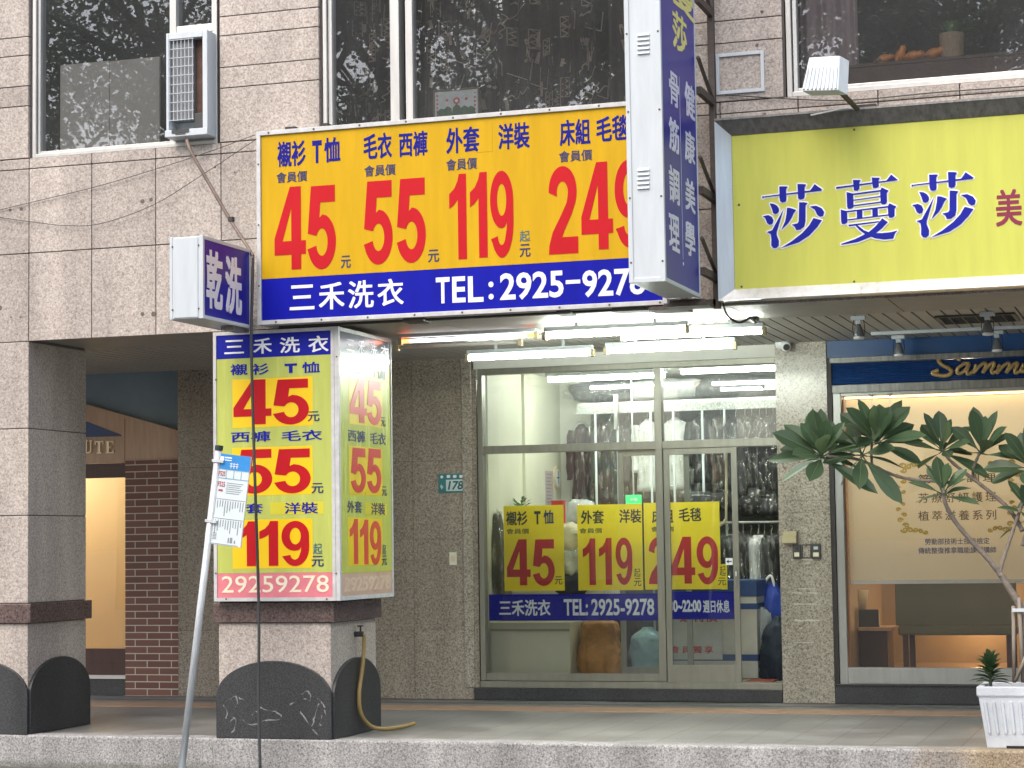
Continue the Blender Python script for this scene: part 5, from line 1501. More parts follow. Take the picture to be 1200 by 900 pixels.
while x < PX1 - .05:
    yq = lambda z: PYF + (ins + (.012 - ins) * z / .335) * .7
    kx = lambda z: (PX0 + PX1) / 2 + (x + .014 - (PX0 + PX1) / 2) * (1 - (ins - .012) * (1 - z / .335) / .478)
    rr_ = []
    for z_, w_ in ((.098, .006), (.106, .0135), (.30, .0145), (.308, .007)):
        xc_, y_ = kx(z_), yq(z_)
        rr_.append([(xc_ - w_, y_ + .004, z_), (xc_ - w_ * .55, y_ - .013, z_), (xc_ + w_ * .55, y_ - .013, z_), (xc_ + w_, y_ + .004, z_)])
    mb.loft(rr_)
    x += .056
mb.build('rib', 'white_pot', S)
MB().box(PX0 + .051, PX1 - .051, PYF + .045, PYB - .045, .3, PH - .035).build('soil', 'soil', S)
MB().box(PX0 + .18, PX1 - .2, PYF + .03, PYF + .06, -.0, .018).build('foot_slot', 'dark_gap', S)

S = thing('frangipani_tree', (-1.12, .34, PH - .04), 'frangipani tree with broad dark leaf rosettes growing in the white planter', 'tree')
def bpath(pts): return spline([at(a, b_, y) for a, b_, y in pts], 6)
def limb(pts, r0, r1, name):
    P = bpath(pts); n = len(P)
    MB().tube(P, [r0 + (r1 - r0) * i / (n - 1) + .0012 * math.sin(i * 2.1) for i in range(n)], 9).build(name, 'bark', S, smooth=True)
limb([(1203, 800, .33), (1203, 745, .33), (1196, 712, .33), (1183, 690, .32), (1172, 672, .31)], .030, .021, 'trunk')
limb([(1174, 676, .31), (1158, 655, .29), (1140, 636, .27), (1120, 612, .24), (1108, 590, .21), (1105, 572, .20)], .019, .013, 'branch')
limb([(1171, 673, .31), (1176, 655, .33), (1185, 628, .36), (1196, 596, .4), (1205, 575, .42)], .014, .011, 'branch')
limb([(1198, 622, .42), (1190, 607, .46), (1180, 594, .50), (1162, 578, .53), (1143, 563, .55), (1128, 552, .56), (1112, 538, .56), (1104, 527, .55)], .016, .010, 'branch')
limb([(1140, 560, .55), (1141, 548, .55), (1147, 533, .52), (1153, 522, .5)], .011, .009, 'branch')
limb([(1118, 566, .24), (1100, 564, .35), (1070, 562, .45), (1045, 556, .5), (1022, 545, .5), (1003, 538, .45), (985, 536, .4), (968, 535, .36)], .012, .010, 'branch')
limb([(1022, 546, .5), (1021, 530, .5), (1022, 518, .48)], .010, .009, 'branch')
limb([(1198, 640, .42), (1205, 620, .42), (1230, 590, .35)], .013, .011, 'branch')
limb([(1196, 714, .33), (1216, 690, .4), (1240, 650, .45)], .018, .012, 'branch')
clusters = [  # px, py, depth, leaves, length, seed, lean
    (963, 532, .36, 24, .36, 11, (-.2, .12)), (1028, 516, .48, 22, .36, 22, (.05, .3)), (1010, 530, .42, 10, .32, 27, (-.05, -.45)), (1104, 525, .55, 15, .29, 33, (0, .1)),
    (1150, 528, .5, 11, .33, 44, (.1, .5)), (1105, 576, .20, 13, .26, 55, (.05, .25)), (1206, 545, .42, 16, .32, 66, (0, .1)), (1209, 602, .4, 12, .28, 77, (0, .1)), (1240, 560, .35, 14, .32, 88, (0, .1))]
M['midrib'] = mat('pale_midrib', (.16, .22, .10), rough=.5)
for (a, b_, y, n_, L, sd, ln) in clusters:
    RIB = MB()
    lc = rosette(at(a, b_, y), n_, L, sd, lean=ln).build('leaf_cluster', 'leaf', S)
    RIB.build('midribs', 'midrib', lc)
RIB = None
mb = MB()
for a, b_, y in ((1022, 466, .48), (1043, 465, .5)):
    c = at(a, b_, y)
    mb.tube([at(a - 1, 497, .48), c], .003, 4)
    for k in range(6):
        az = k * 1.05; d = Vector((math.cos(az), math.sin(az), .9)); leaf(mb, c, d, Vector((0, 0, 1)), .05, .02, .1, .2, .5, 3)
mb.build('flower', 'white_ink', S)
M['stake'] = mat('grey_bamboo_stake', (.25, .21, .17), rough=.7, var=.25, scale=20, streak=True)
SG = 'stakes holding the frangipani'
solo(MB().tube([at(1188.5, 800, .30), at(1187.5, 710, .30)], .0125, 8), 'support_stake', 'stake', 'upright stake in the planter, left of the two upright ones', 'stake', SG, smooth=True)
solo(MB().tube([at(1199, 800, .28), at(1194, 700, .29)], .0125, 8), 'support_stake', 'stake', 'slightly tilted stake in the planter, right of the upright one', 'stake', SG, smooth=True)
solo(MB().tube([at(1190, 798, .25), at(1206, 760, .24)], .0125, 8), 'support_stake', 'stake', 'short slanting stake low in the planter', 'stake', SG, smooth=True)
solo(MB().box(at(1186, 714, .275).x, at(1206, 714, .275).x, .262, .275, at(1190, 717, .27).z, at(1190, 713, .27).z), 'tie_band', 'white_metal', 'pale tie around the stakes and the frangipani trunk', 'tie')
S = thing('dracaena_plant', tuple(at(1161, 801, .27)), 'small dark green rosette plant in the left end of the planter', 'plant')
mb = MB(); rr = random.Random(5); c = at(1161, 803, .27)
for k in range(52):
    t = k / 51; az = k * 2.399; el = .15 + 1.15 * t
    st = c + Vector((0, 0, .02 + .13 * t))
    leaf(mb, st, Vector((math.cos(az) * math.cos(el), math.sin(az) * math.cos(el), math.sin(el))), Vector((0, 0, 1)), rr.uniform(.11, .165), .042, .25, .35, .5, 5)
mb.build('foliage', 'leaf_dark', S)
MB().tube([c - Vector((0, 0, .03)), c + Vector((0, 0, .15))], .012, 6).build('stem', 'bark', S)

# ------------------------------------------------------------------ hose at the column
hx = -5.95 + .026
pts = [Vector((hx - .03, .46, .735)), Vector((hx + .03, .465, .735)), Vector((hx + .035, .49, .70)), Vector((hx + .03, .47, .5)), Vector((hx + .02, .42, .3)), Vector((hx + .025, .44, .15)), Vector((hx + .05, .56, .05)), Vector((hx + .1, .66, .018)), Vector((hx + .17, .80, .016)), Vector((hx + .20, .92, .02)), Vector((hx + .23, 1.02, .03))]
S = thing('garden_hose', (hx + .05, .6, 0), 'ochre hose hanging from a tap on the light box column and curling onto the floor', 'hose')
MB().tube(spline(pts[1:], 6), .0155, 9).build('hose', mat('ochre_hose', (.30, .205, .07), rough=.45, var=.15), S, smooth=True)
mb = MB().tube([pts[0], pts[1] + Vector((.01, 0, 0))], .02, 8); mb.tube([pts[1] + Vector((-.012, 0, .01)), pts[1] + Vector((-.012, 0, .06))], .007, 6); mb.box(pts[1].x - .03, pts[1].x + .006, .445, .485, .79, .80)
mb.build('tap', 'black_metal', S)

# ------------------------------------------------------------------ leaning bus stop
p0, p1 = at(213, 900, -.6), at(257, 522, -.6)
ax = (p1 - p0).normalized()
base = p0 + ax * ((-.24 - p0.z) / ax.z)
H = (p1 - base).length
S = thing('bus_stop_pole', tuple(base), 'leaning steel bus stop pole with a blue and white route panel', 'bus stop')
OFF[S.name] = Vector((0, 0, 0))
S.rotation_euler = (0, math.atan2(ax.x, ax.z), 0)
M['galv'] = mat('galvanised_steel', (.60, .64, .66), rough=.45, metal=.35, var=.18, scale=22, streak=True)
MB().tube([(0, 0, 0), (0, 0, H - .03)], .0255, 16).build('pole', 'galv', S, smooth=True)
MB().lathe((0, 0, H - .035), [(.029, 0), (.029, .035), (.001, .037)], 16).build('cap', mat('dark_green_cap', (.02, .04, .035), rough=.4), S)
MB().lathe((0, 0, 0), [(.10, 0), (.10, .02), (.03, .03)], 16).build('foot', 'galv', S)
zt, hh, xl, xr = H - .055, .645, .028, .262
pz = lambda t: zt - hh * t
PM = MB().box(xl, xr, -.012, .004, zt - hh, zt).build('route_panel', mat('route_panel_white', (.62, .70, .72), rough=.4, var=.04), S, bevel=.003)
def pbox(mb, a, b_, c, d, k=0): mb.box(xl + a * (xr - xl), xl + b_ * (xr - xl), -.0135 - .0004 * k, -.0125, pz(d), pz(c))
mb = MB(); pbox(mb, 0, 1, .0, .165); mb.build('blue_header', mat('header_blue', (.03, .25, .62), rough=.4), S)
mb = MB(); pbox(mb, .0, 1, .262, .27); pbox(mb, 0, 1, .165, .172)
for k in range(1, 4): pbox(mb, k * .25 - .008, k * .25 + .008, .172, .262)
mb.build('grid_line', mat('grid_blue', (.15, .35, .5), rough=.4), S)
mb = MB()
rr = random.Random(8)
pbox(mb, .0, .12, .03, .085, 1); pbox(mb, .15, .38, .03, .045, 1); pbox(mb, .15, .38, .06, .07, 1)
for k in range(3): pbox(mb, .34 + k * .1, .42 + k * .1, .095, .105, 1); pbox(mb, .34 + k * .1, .42 + k * .1, .12, .13, 1); pbox(mb, .37 + k * .1, .39 + k * .1, .09, .15, 1)
mb.build('header_mark', 'white_ink', S)
mb = MB()
for k in range(6): pbox(mb, .30, .85 - .05 * (k % 3), .31 + k * .022, .317 + k * .022)
pbox(mb, .02, .98, .492, .498); pbox(mb, .02, .98, .705, .711)
for k in range(11):
    pbox(mb, .06 + k * .085, .085 + k * .085, .51, .51 + rr.uniform(.06, .17)); pbox(mb, .06 + k * .085, .085 + k * .085, .722, .722 + rr.uniform(.05, .16))
for k in range(5): pbox(mb, .03, .16, .87 + k * .016, .877 + k * .016)
pbox(mb, .55, .59, .91, .965); pbox(mb, .62, .70, .905, .965); pbox(mb, .76, .80, .93, .965); pbox(mb, .0, .9, .985, .99)
mb.build('timetable_line', mat('grey_print', (.22, .25, .28), rough=.6), S)
rd = mat('red_route_print', (.38, .06, .09), rough=.6)
def ptext(s_, a, b_, c, d):
    letter_f(S, s_, (xl + a * (xr - xl), xl + b_ * (xr - xl), pz(d), pz(c)), -.0128, rd, .02, 'route_number', th=.0012)
ptext('F525', .0, .22, .19, .245); ptext('F525', .01, .25, .305, .362)
mb = MB(); pbox(mb, .05, .19, .39, .412, 1); mb.build('route_label', rd, S)
mb = MB()
for z in (H - .12, H - .55): mb.box(-.03, .06, -.03, -.0005 - .012, z, z + .02); 
mb.build('panel_clamp', 'galv', S)

# ------------------------------------------------------------------ inside the laundry
def cloth_noise(v, s=6.0, seed=0): return noise.noise(Vector((v[0] * s + seed, v[1] * s, v[2] * s)))
def garment_mesh(w, L, seed, flare=.1, depth=.09):
    mb = MB(); n = 28; rings = []
    prof = [(0, .22), (.03, .34), (.06, .66), (.10, .90), (.14, 1.0), (.22, .97), (.35, .93), (.5, .93), (.65, .96), (.8, 1.0), (.92, 1 + flare), (1.0, 1 + flare)]
    for t, k in prof:
        ring = []
        for q in range(n):
            a = 2 * PI * q / n
            f = 1 + .10 * math.sin(a * 5 + seed) * t + .08 * math.sin(a * 9 + seed * 2 + t * 2) * t
            x = w * .5 * k * math.cos(a); y = depth * (.45 + .55 * k) * math.sin(a) * f
            x += .012 * noise.noise(Vector((math.cos(a) * 2, t * 5, seed)))
            ring.append((x, y, -L * t))
        rings.append(ring)
    mb.loft(rings)
    return mb
def sleeve_mesh(w, L, s_, seed):
    mb = MB(); x0 = s_ * w * .46
    P = spline([Vector((x0 * .92, 0, -.10 * L)), Vector((x0 * 1.12, -.02, -.24 * L)), Vector((x0 * 1.16, -.04, -.5 * L)), Vector((x0 * 1.12, -.05, -.74 * L))], 4)
    return mb.tube(P, [.055 - .016 * i / len(P) + .005 * math.sin(i * 1.9 + seed) for i in range(len(P))], 10)
def film_mesh(w, L, seed):
    mb = MB(); n = 34; rings = []
    for i in range(22):
        t = i / 21; k = min(1.0, .25 + t * 6) * 1.22
        ring = []
        for q in range(n):
            a = 2 * PI * q / n
            r_ = 1 + .20 * noise.noise(Vector((math.cos(a) * 3, math.sin(a) * 3, t * 7 + seed)))
            ring.append((w * .5 * k * math.cos(a) * r_, .13 * (.5 + .5 * min(k, 1)) * math.sin(a) * r_, .03 - (L + .10) * t))
        rings.append(ring)
    mb.loft(rings, False)
    return mb
CL = {'black': (.016, .016, .018), 'charcoal': (.045, .045, .05), 'white': (.72, .72, .72), 'brown': (.06, .035, .028), 'maroon': (.045, .02, .024), 'navy': (.02, .025, .05), 'grey': (.14, .14, .15), 'olive': (.07, .065, .045)}
for k_, c_ in CL.items(): M['cloth_' + k_] = mat('cloth_' + k_, c_, rough=.85, var=.15, scale=10)
def garment(name, px, py_top, py_bot, Y, wpx, colour, label, group=None, rot=0, film=True, sleeves=True, seed=0):
    top = at(px, py_top, Y); bot = at(px, py_bot, Y); L = top.z - bot.z
    w = abs(at(px + wpx / 2, py_top, Y).x - at(px - wpx / 2, py_top, Y).x)
    S = thing(name, (top.x, Y, top.z), label, name.split('_')[-1], group)
    OFF[S.name] = Vector((0, 0, 0))
    S.rotation_euler = (0, 0, rot)
    garment_mesh(w, L, seed).build('cloth', 'cloth_' + colour, S, smooth=True)
    if sleeves:
        for s_ in (-1, 1): sleeve_mesh(w, L, s_, seed + s_).build('sleeve', 'cloth_' + colour, S, smooth=True)
    MB().tube(spline([(0, 0, -.01), (0, 0, .05), (.02, 0, .075), (.01, 0, .10), (-.015, 0, .095)], 4), .003, 5).build('hanger_hook', 'steel', S)
    if film: film_mesh(w, L, seed + 3).build('plastic_cover', 'film', S, smooth=True)
    return S
GU = 'garments hanging on the upper rail'
garment('hanging_coat', 759, 491, 576, 6.2, 26, 'white', 'white coat under clear film, left one of the two white coats', GU, seed=1)
garment('hanging_coat', 791, 489, 574, 6.22, 30, 'white', 'white coat under clear film, right one of the two white coats, behind the door mullion', GU, seed=2)
garment('hanging_jacket', 716, 494, 592, 6.15, 34, 'charcoal', 'dark jacket under clear film left of the white coats', GU, seed=3)
garment('hanging_jacket', 681, 497, 585, 6.3, 22, 'maroon', 'dark maroon jacket at the left end of the upper rail', GU, seed=4)
garment('hanging_jacket', 699, 496, 598, 6.32, 22, 'brown', 'dark brown jacket between the maroon one and the charcoal one', GU, seed=14)
garment('hanging_jacket', 737, 492, 590, 6.34, 22, 'black', 'black jacket partly behind the left white coat', GU, seed=15)
garment('hanging_jacket', 822, 488, 566, 6.18, 28, 'black', 'black jacket under shiny film right of the white coats', GU, seed=5)
garment('hanging_jacket', 845, 487, 566, 6.2, 26, 'brown', 'brown jacket under shiny film above the price 249 poster', GU, seed=6)
lab = 'dark garment in creased clear film in the packed right end of the upper rail'
for k, (a, b_, c_, col_) in enumerate(((862, 489, 574, 'black'), (873, 488, 580, 'charcoal'), (881, 487, 572, 'black'), (890, 487, 582, 'grey'), (898, 486, 574, 'black'), (906, 486, 580, 'charcoal'), (913, 486, 576, 'black'))):
    garment('hanging_garment', a, b_, c_, 6.1 + .03 * (k % 2), 52, col_, lab, 'dark garments packed at the right end of the upper rail', rot=R(78 + 9 * (k % 3)), sleeves=False, seed=20 + k)
GLW = 'dark garments on the lower rail'
lab = 'dark garment in clear film hanging on the lower rail by the open door'
for k, (a, col_) in enumerate(((853, 'black'), (862, 'charcoal'), (871, 'black'), (880, 'grey'), (889, 'white'), (896, 'black'), (904, 'charcoal'), (912, 'black'))):
    garment('hanging_garment', a, 628 - (k % 3), 706, 5.9 + .04 * (k % 2), 46, col_, lab if col_ != 'white' else 'pale garment in clear film amid the dark ones on the lower rail', GLW, rot=R(70 + 14 * (k % 3)), sleeves=False, seed=40 + k)
lab = 'folded dark bundle in crinkled plastic resting between the two rails'
def bundle(c, rx, ry, rz, seed, m_='film', n=26, amp=.18):
    rings = []
    for i in range(11):
        ph = -PI / 2 + PI * i / 10
        ring = []
        for q in range(n):
            a = 2 * PI * q / n
            x, y, z = math.cos(ph) * math.cos(a), math.cos(ph) * math.sin(a), math.sin(ph)
            k = 1 + amp * noise.noise(Vector((x * 2.2 + seed, y * 2.2, z * 2.2))) + amp * .6 * noise.noise(Vector((x * 6 + seed, y * 6, z * 6)))
            sq = 1 / max(abs(x), abs(y), abs(z)) ** .45
            ring.append((c[0] + rx * x * k * sq, c[1] + ry * y * k * sq, c[2] + rz * z * k * sq))
        rings.append(ring)
    return MB().loft(rings)
for k, (a, b_, rx) in enumerate(((820, 587, .16), (850, 588, .16), (882, 592, .15), (906, 594, .13))):
    c = at(a, b_, 5.98)
    S = thing('wrapped_bundle', (c.x, 5.98, c.z - .1), lab, 'bundle', 'plastic wrapped bundles between the rails')
    bundle(c, rx, .16, .095, k + 1).build('folded_cloth', 'cloth_' + ('charcoal', 'black', 'black', 'charcoal')[k], S, smooth=True)
    bundle(c, rx * 1.15, .19, .115, k + 9, amp=.4).build('plastic_cover', 'film', S, smooth=True)
# rack: speckled beam, poles, top shelf
M['speck_beam'] = granite('speckled_metal_beam', (.25, .27, .26), (.45, .47, .45), (.62, .64, .62), rough=.4, scale=60)
S = thing('garment_rack', (-4.7, 6.3, .15), 'long garment rack with a speckled beam and thin upright poles inside the laundry', 'garment rack')
zb0 = at(790, 482, 6.0).z; zb1 = at(790, 472, 6.0).z
MB().box(-5.80, -3.32, 5.98, 6.02, zb0, zb1).build('beam', 'speck_beam', S)
mb = MB()
for px in (698.5, 724.5, 763.5, 790, 824, 850):
    x = at(px, 540, 5.95).x; mb.tube([(x, 5.95, .15), (x, 5.95, zb0)], .0125, 8)
mb.build('pole', 'white_metal', S, smooth=True)
mb = MB(); mb.tube([(-5.78, 6.2, 2.70), (-3.33, 6.2, 2.70)], .014, 8); mb.tube([(-4.6, 5.9, 1.56), (-3.33, 5.9, 1.56)], .014, 8)
mb.build('hanging_rail', 'steel', S, smooth=True)
MB().box(-5.8, -3.32, 6.03, 6.6, zb1 + .0, zb1 + .03).build('top_shelf', 'aluminium', S)
mb = MB(); px_ = at(723, 480, 5.95)
mb.box(px_.x - .02, px_.x + .02, 5.9, 5.945, at(723, 503, 5.95).z, at(723, 463, 5.95).z)
mb.build('bracket', 'steel', S)
lab = 'long plastic wrapped duvet on the shelf above the garment rack'
for k, (a, rx) in enumerate(((712, .38), (780, .42), (860, .40))):
    c = at(a, 461, 6.3)
    S = thing('wrapped_duvet', (c.x, 6.3, zb1 + .03), lab + (', left', ', middle', ', right')[k], 'bundle', 'wrapped duvets on the rack shelf')
    c.z = zb1 + .155
    bundle(c, rx, .22, .105, k + 31).build('duvet', 'cloth_' + ('grey', 'white', 'grey')[k], S, smooth=True)
    bundle(c, rx * 1.08, .25, .118, k + 41, amp=.3).build('plastic_cover', 'film', S, smooth=True)
# ceiling tubes of the shop
def in_lamp(x0, x1, y, lab):
    S = thing('ceiling_lamp', ((x0 + x1) / 2, y, 2.95), lab, 'lamp', 'fluorescent lamps inside the laundry')
    MB().box(x0, x1, y - .05, y + .05, 3.0, 3.06).build('batten', 'white_metal', S)
    MB().tube([(x0 + .02, y, 2.97), (x1 - .02, y, 2.97)], .018, 10).build('tube', 'tube_in', S, smooth=True)
in_lamp(-5.9, -4.7, 5.3, 'fluorescent tube on the laundry ceiling, left one, by the cream wall')
in_lamp(-4.5, -3.4, 5.0, 'fluorescent tube on the laundry ceiling, right one')
# things on and by the side wall
S = thing('wall_clock', (-6.095, 5.75, 2.0), 'small round wall clock on the cream side wall', 'clock')
cy_ = atx(652, 560, -6.128); mb = MB().disc((-6.13, cy_.y, cy_.z), .12, 'x', 24, .02)
S.location = (-6.13, cy_.y, cy_.z); OFF[S.name] = Vector(S.location)
mb.build('rim', 'brass', S); MB().disc((-6.11, cy_.y, cy_.z), .095, 'x', 24, .003).build('dial', 'white_ink', S)
mb = MB(); mb.box(-6.1068, -6.105, cy_.y - .004, cy_.y + .004, cy_.z - .06, cy_.z + .07); mb.box(-6.1068, -6.105, cy_.y - .05, cy_.y + .03, cy_.z - .006, cy_.z + .006); mb.build('hands', 'black_ink', S)
y0, y1, z0, z1 = rectx(639, 552, 648, 592, -6.128)
S = thing('wall_notice', (-6.128, (y0 + y1) / 2, z0), 'narrow pale notice sheet on the cream side wall left of the clock', 'notice')
MB().box(-6.13, -6.126, y0, y1, z0, z1).build('sheet', mat('pale_pink_paper', (.55, .46, .48)), S)
mb = MB()
for k in range(9): mb.box(-6.1262, -6.125, y0 + .04, y1 - .05 - .02 * (k % 3), z1 - .04 - k * .035, z1 - .03 - k * .035)
mb.build('printed_line', mat('grey_print2', (.3, .27, .3)), S)
c = at(610, 603, 4.8)
S = thing('potted_plant', (c.x, 4.8, c.z - .15), 'leafy green plant behind the poster priced 45', 'potted plant')
mb = MB(); rr = random.Random(2)
for k in range(46):
    az = k * 2.4; el = rr.uniform(.0, 1.3); d = Vector((math.cos(az) * math.cos(el), math.sin(az) * math.cos(el), math.sin(el)))
    leaf(mb, c + d * rr.uniform(.02, .11) + Vector((0, 0, .02)), d + Vector((0, 0, -.1)), Vector((0, 0, 1)), rr.uniform(.06, .10), .04, .3)
mb.build('foliage', 'leaf_room', S); MB().lathe((c.x, 4.8, c.z - .15), [(.06, 0), (.08, .15)], 16).build('pot', 'white_metal', S)
# a counter inside carries the plant, the red box and a pile of wrapped linen
zc = c.z - .15
S = thing('work_counter', (-5.6, 4.9, .15), 'cream work counter along the side wall behind the yellow posters', 'counter')
MB().box(-6.09, -5.12, 4.55, 5.2, zc - .04, zc - .002).build('top', 'cream_wall', S, bevel=.004)
MB().box(-6.07, -5.16, 4.62, 5.18, .15, zc - .042).build('body', 'white_wall', S)
a = rect(646, 586.5, 659, 596, 4.8)
S = thing('red_box', ((a[0] + a[1]) / 2, 4.85, zc), 'small red box standing on the counter beside the plant', 'box')
mb = MB().box(a[0], a[1], 4.8, 4.9, zc, a[3] - .012); mb.build('box', 'red_poster', S, bevel=.003)
MB().box(a[0] - .004, a[1] + .004, 4.796, 4.904, a[3] - .0115, a[3]).build('lid', 'red_poster', S, bevel=.002)
def soft(name, px, py, Y, rx, rz, m_, label, cat, seed, ry=.18, group=None, wrap=None):
    c = at(px, py, Y); S = thing(name, (c.x, Y, c.z - rz), label, cat, group)
    bundle(c, rx, ry, rz, seed, amp=.3).build('bag', m_, S, smooth=True)
    if wrap: bundle(c, rx * 1.06, ry * 1.06, rz * 1.06, seed + .2, amp=.34).build('plastic_cover', 'film', S, smooth=True)
M['linen'] = mat('ivory_linen', (.55, .50, .34), rough=.9, var=.15)
M['linen_white'] = mat('white_linen', (.60, .62, .62), rough=.9, var=.2)
soft('laundry_bundle', 668, 632, 4.7, .11, .14, 'linen', 'ivory linen bundle squeezed between the 45 and 119 posters', 'bundle', 2)
soft('laundry_bundle', 669, 660, 4.65, .12, .13, 'linen_white', 'white wrapped linen bundle below the ivory one', 'bundle', 5, wrap=True)
soft('laundry_bundle', 672, 686, 4.6, .13, .12, 'cloth_navy', 'navy bundle at the bottom right corner of the 45 poster', 'bundle', 7)
soft('laundry_bundle', 581, 655, 4.25, .10, .40, 'cloth_olive', 'tall greyish clear plastic sack left of the 45 poster', 'bundle', 9, ry=.14, wrap=True)
soft('laundry_bundle', 682, 600, 5.4, .12, .12, 'linen_white', 'white folded linen above the 119 poster', 'bundle', 13, wrap=True)
# cream panel cabinet at the foot of the window
x0, x1 = -6.085, at(668, 760, 4.02).x
zt = at(620, 727, 4.02).z
S = thing('low_cabinet', ((x0 + x1) / 2, 4.2, .15), 'low cream cabinet with a taped seam at the foot of the fixed window', 'cabinet')
M['cabinet'] = mat('cream_cabinet', (.60, .58, .43), rough=.5, var=.06, scale=2)
MB().box(x0, x1, 4.02, 4.45, .15, .675).build('body', 'cabinet', S, bevel=.004)
z_s = at(620, 738.5, 4.02).z; mb = MB().box(x0 + .002, x1 - .001, 4.0165, 4.0195, z_s - .010, z_s + .012); mb.build('tape_seam', mat('old_tape', (.33, .29, .17), rough=.4), S)
# sacks
def sack(name, px0, px1, py_top, py_bot, Y, prof, m_, label, seed, ry=.2, knot=None):
    b = at((px0 + px1) / 2, py_bot, Y); t_ = at((px0 + px1) / 2, py_top, Y)
    w = abs(at(px1, py_bot, Y).x - at(px0, py_bot, Y).x) / 2; H_ = t_.z - b.z
    S = thing(name, (b.x, Y, b.z), label, 'bag')
    n = 72; rings = []
    prof_ = [tuple(v[:2]) for v in spline([Vector((t, k, 0)) for t, k in prof], 4)]
    for t, k in prof_:
        ring = []
        for q in range(n):
            a = 2 * PI * q / n
            v_ = Vector((math.cos(a), math.sin(a), t * 2.2))
            f = 1 + .13 * noise.noise(v_ * 1.6 + Vector((seed, 0, 0))) - .10 * abs(noise.noise(v_ * 3.2 + Vector((seed * 2, 0, 0)))) - .07 * abs(noise.noise(v_ * 7 + Vector((0, seed, 0)))) + .05 * math.sin(a * 11 + seed) * max(0, t - .55) * 2
            ring.append((b.x + w * k * math.cos(a) * f, Y + ry * k * math.sin(a) * f, b.z + H_ * t))
        rings.append(ring)
    MB().loft(rings).build('sack', m_, S, smooth=True)
    if knot:
        MB().tube(spline([Vector((b.x + w * d_[0], Y - .05, b.z + H_ * d_[1])) for d_ in knot], 5), .012, 7).build('drawstring', 'white_ink', S, smooth=True)
PB = [(0, .92), (.05, 1.04), (.2, 1.06), (.35, 1.02), (.5, .94), (.62, .84), (.72, .80), (.82, .84), (.92, .84), (.985, .72), (1.01, .35)]
PR = [(0, .86), (.05, 1.0), (.25, 1.05), (.45, 1.04), (.62, .97), (.76, .84), (.86, .64), (.93, .40), (1, .26)]
def cloth_bag(name, c_): M[name] = mat(name, c_, rough=.7, var=.14, scale=9, bump=1.0, bscale=7)
cloth_bag('orange_sack', (.40, .19, .05)); cloth_bag('pale_blue_sack', (.28, .44, .50)); cloth_bag('royal_sack', (.03, .07, .40)); cloth_bag('navy_sack', (.012, .022, .04)); cloth_bag('brown_sack', (.06, .042, .035))
sack('laundry_bag', 677, 731, 728, 790, 4.3, PB, 'orange_sack', 'orange brown laundry bag on the shop floor below the blue banner', 1)
sack('laundry_bag', 738, 782, 735, 786, 4.5, PR, 'pale_blue_sack', 'pale blue laundry bag behind the inner sliding sash', 2)
sack('laundry_bag', 664, 684, 722, 790, 4.62, PB, 'brown_sack', 'dark brown bag in plastic between the cream cabinet and the orange bag', 6)
sack('laundry_bag', 720, 752, 705, 786, 4.8, PR, 'brown_sack', 'dark bag behind the pale blue one', 8)
sack('laundry_bag', 884, 930, 683, 790, 5.05, PR, 'royal_sack', 'royal blue laundry bag with a white drawstring by the counter', 3, knot=[(-.3, .93), (-.25, 1.02), (0, 1.08), (.15, 1.0), (.1, .92)])
sack('laundry_bag', 892, 938, 722, 799, 4.5, PR, 'navy_sack', 'dark navy laundry bag in front of the royal blue one', 4, ry=.22)
soft('plastic_bag', 892, 748, 4.78, .085, .28, 'linen_white', 'crumpled clear plastic bag between the counter and the navy bag', 'bag', 17, ry=.1, wrap=True)
# white counter with blue bands
x0, x1 = at(775, 740, 4.55).x, at(888, 740, 4.55).x
ztop = at(860, 680, 4.55).z
S = thing('service_counter', ((x0 + x1) / 2, 4.8, .15), 'white service counter with blue bands and a red lettered board', 'counter')
MB().box(x0, x1 - .006, 4.556, 5.1, .15, ztop - .002).build('body', mat('counter_white', (.66, .66, .60), rough=.5), S, bevel=.004)
M['counter_blue'] = mat('counter_blue', (.04, .09, .26), rough=.4)
mb = MB(); mb.box(x0, x1, 4.545, 5.11, at(880, 699, 4.55).z, ztop); mb.box(x0, x1, 4.55, 5.105, at(880, 714, 4.55).z, at(880, 707, 4.55).z); mb.box(x0, x1, 4.55, 5.105, at(880, 774.5, 4.55).z, at(880, 767, 4.55).z)
mb.build('blue_band', 'counter_blue', S, bevel=.002)
a = rect(780, 720, 846, 773, 4.53); MB().box(a[0], a[1], 4.534, 4.544, a[2], a[3]).build('white_board', mat('board_white', (.60, .62, .60), rough=.4), S)
letter_f(S, '送特價', rect(797, 715.5, 841, 729, 4.533), 4.533, 'red_faded', .02, LET)
letter_f(S, '會員獨享', rect(786, 757, 835.5, 765.5, 4.533), 4.533, 'red_faded', .02, LET, space=1.5)
# green exit sign, red mat
a = rect(733, 580, 751, 591, 5.6)
S = thing('exit_sign', ((a[0] + a[1]) / 2, 5.6, a[2]), 'small green exit sign above the price 119 poster', 'sign')
MB().box(a[0], a[1], 5.6, 5.64, a[2], a[3]).build('body', emis('exit_green', (.01, .42, .12), 1.0), S, bevel=.003)
zc = (a[2] + a[3]) / 2; MB().prism([(a[0] + .05, zc - .008), (a[1] - .06, zc - .008), (a[1] - .06, zc - .02), (a[1] - .03, zc), (a[1] - .06, zc + .02), (a[1] - .06, zc + .008), (a[0] + .05, zc + .008)], 5.596, 5.5995).build('arrow', 'white_ink', S)
MB().tube([((a[0] + a[1]) / 2, 5.62, a[3]), ((a[0] + a[1]) / 2, 5.62, 3.06)], .008, 6).build('hanging_rod', 'white_metal', S)
solo(MB().box(-3.74, -3.5, 3.96, 4.3, .149, .162), 'door_mat', mat('red_mat', (.25, .045, .03), rough=.9, bump=.5), 'thin red mat on the floor just inside the open door', 'mat', bevel=.004)
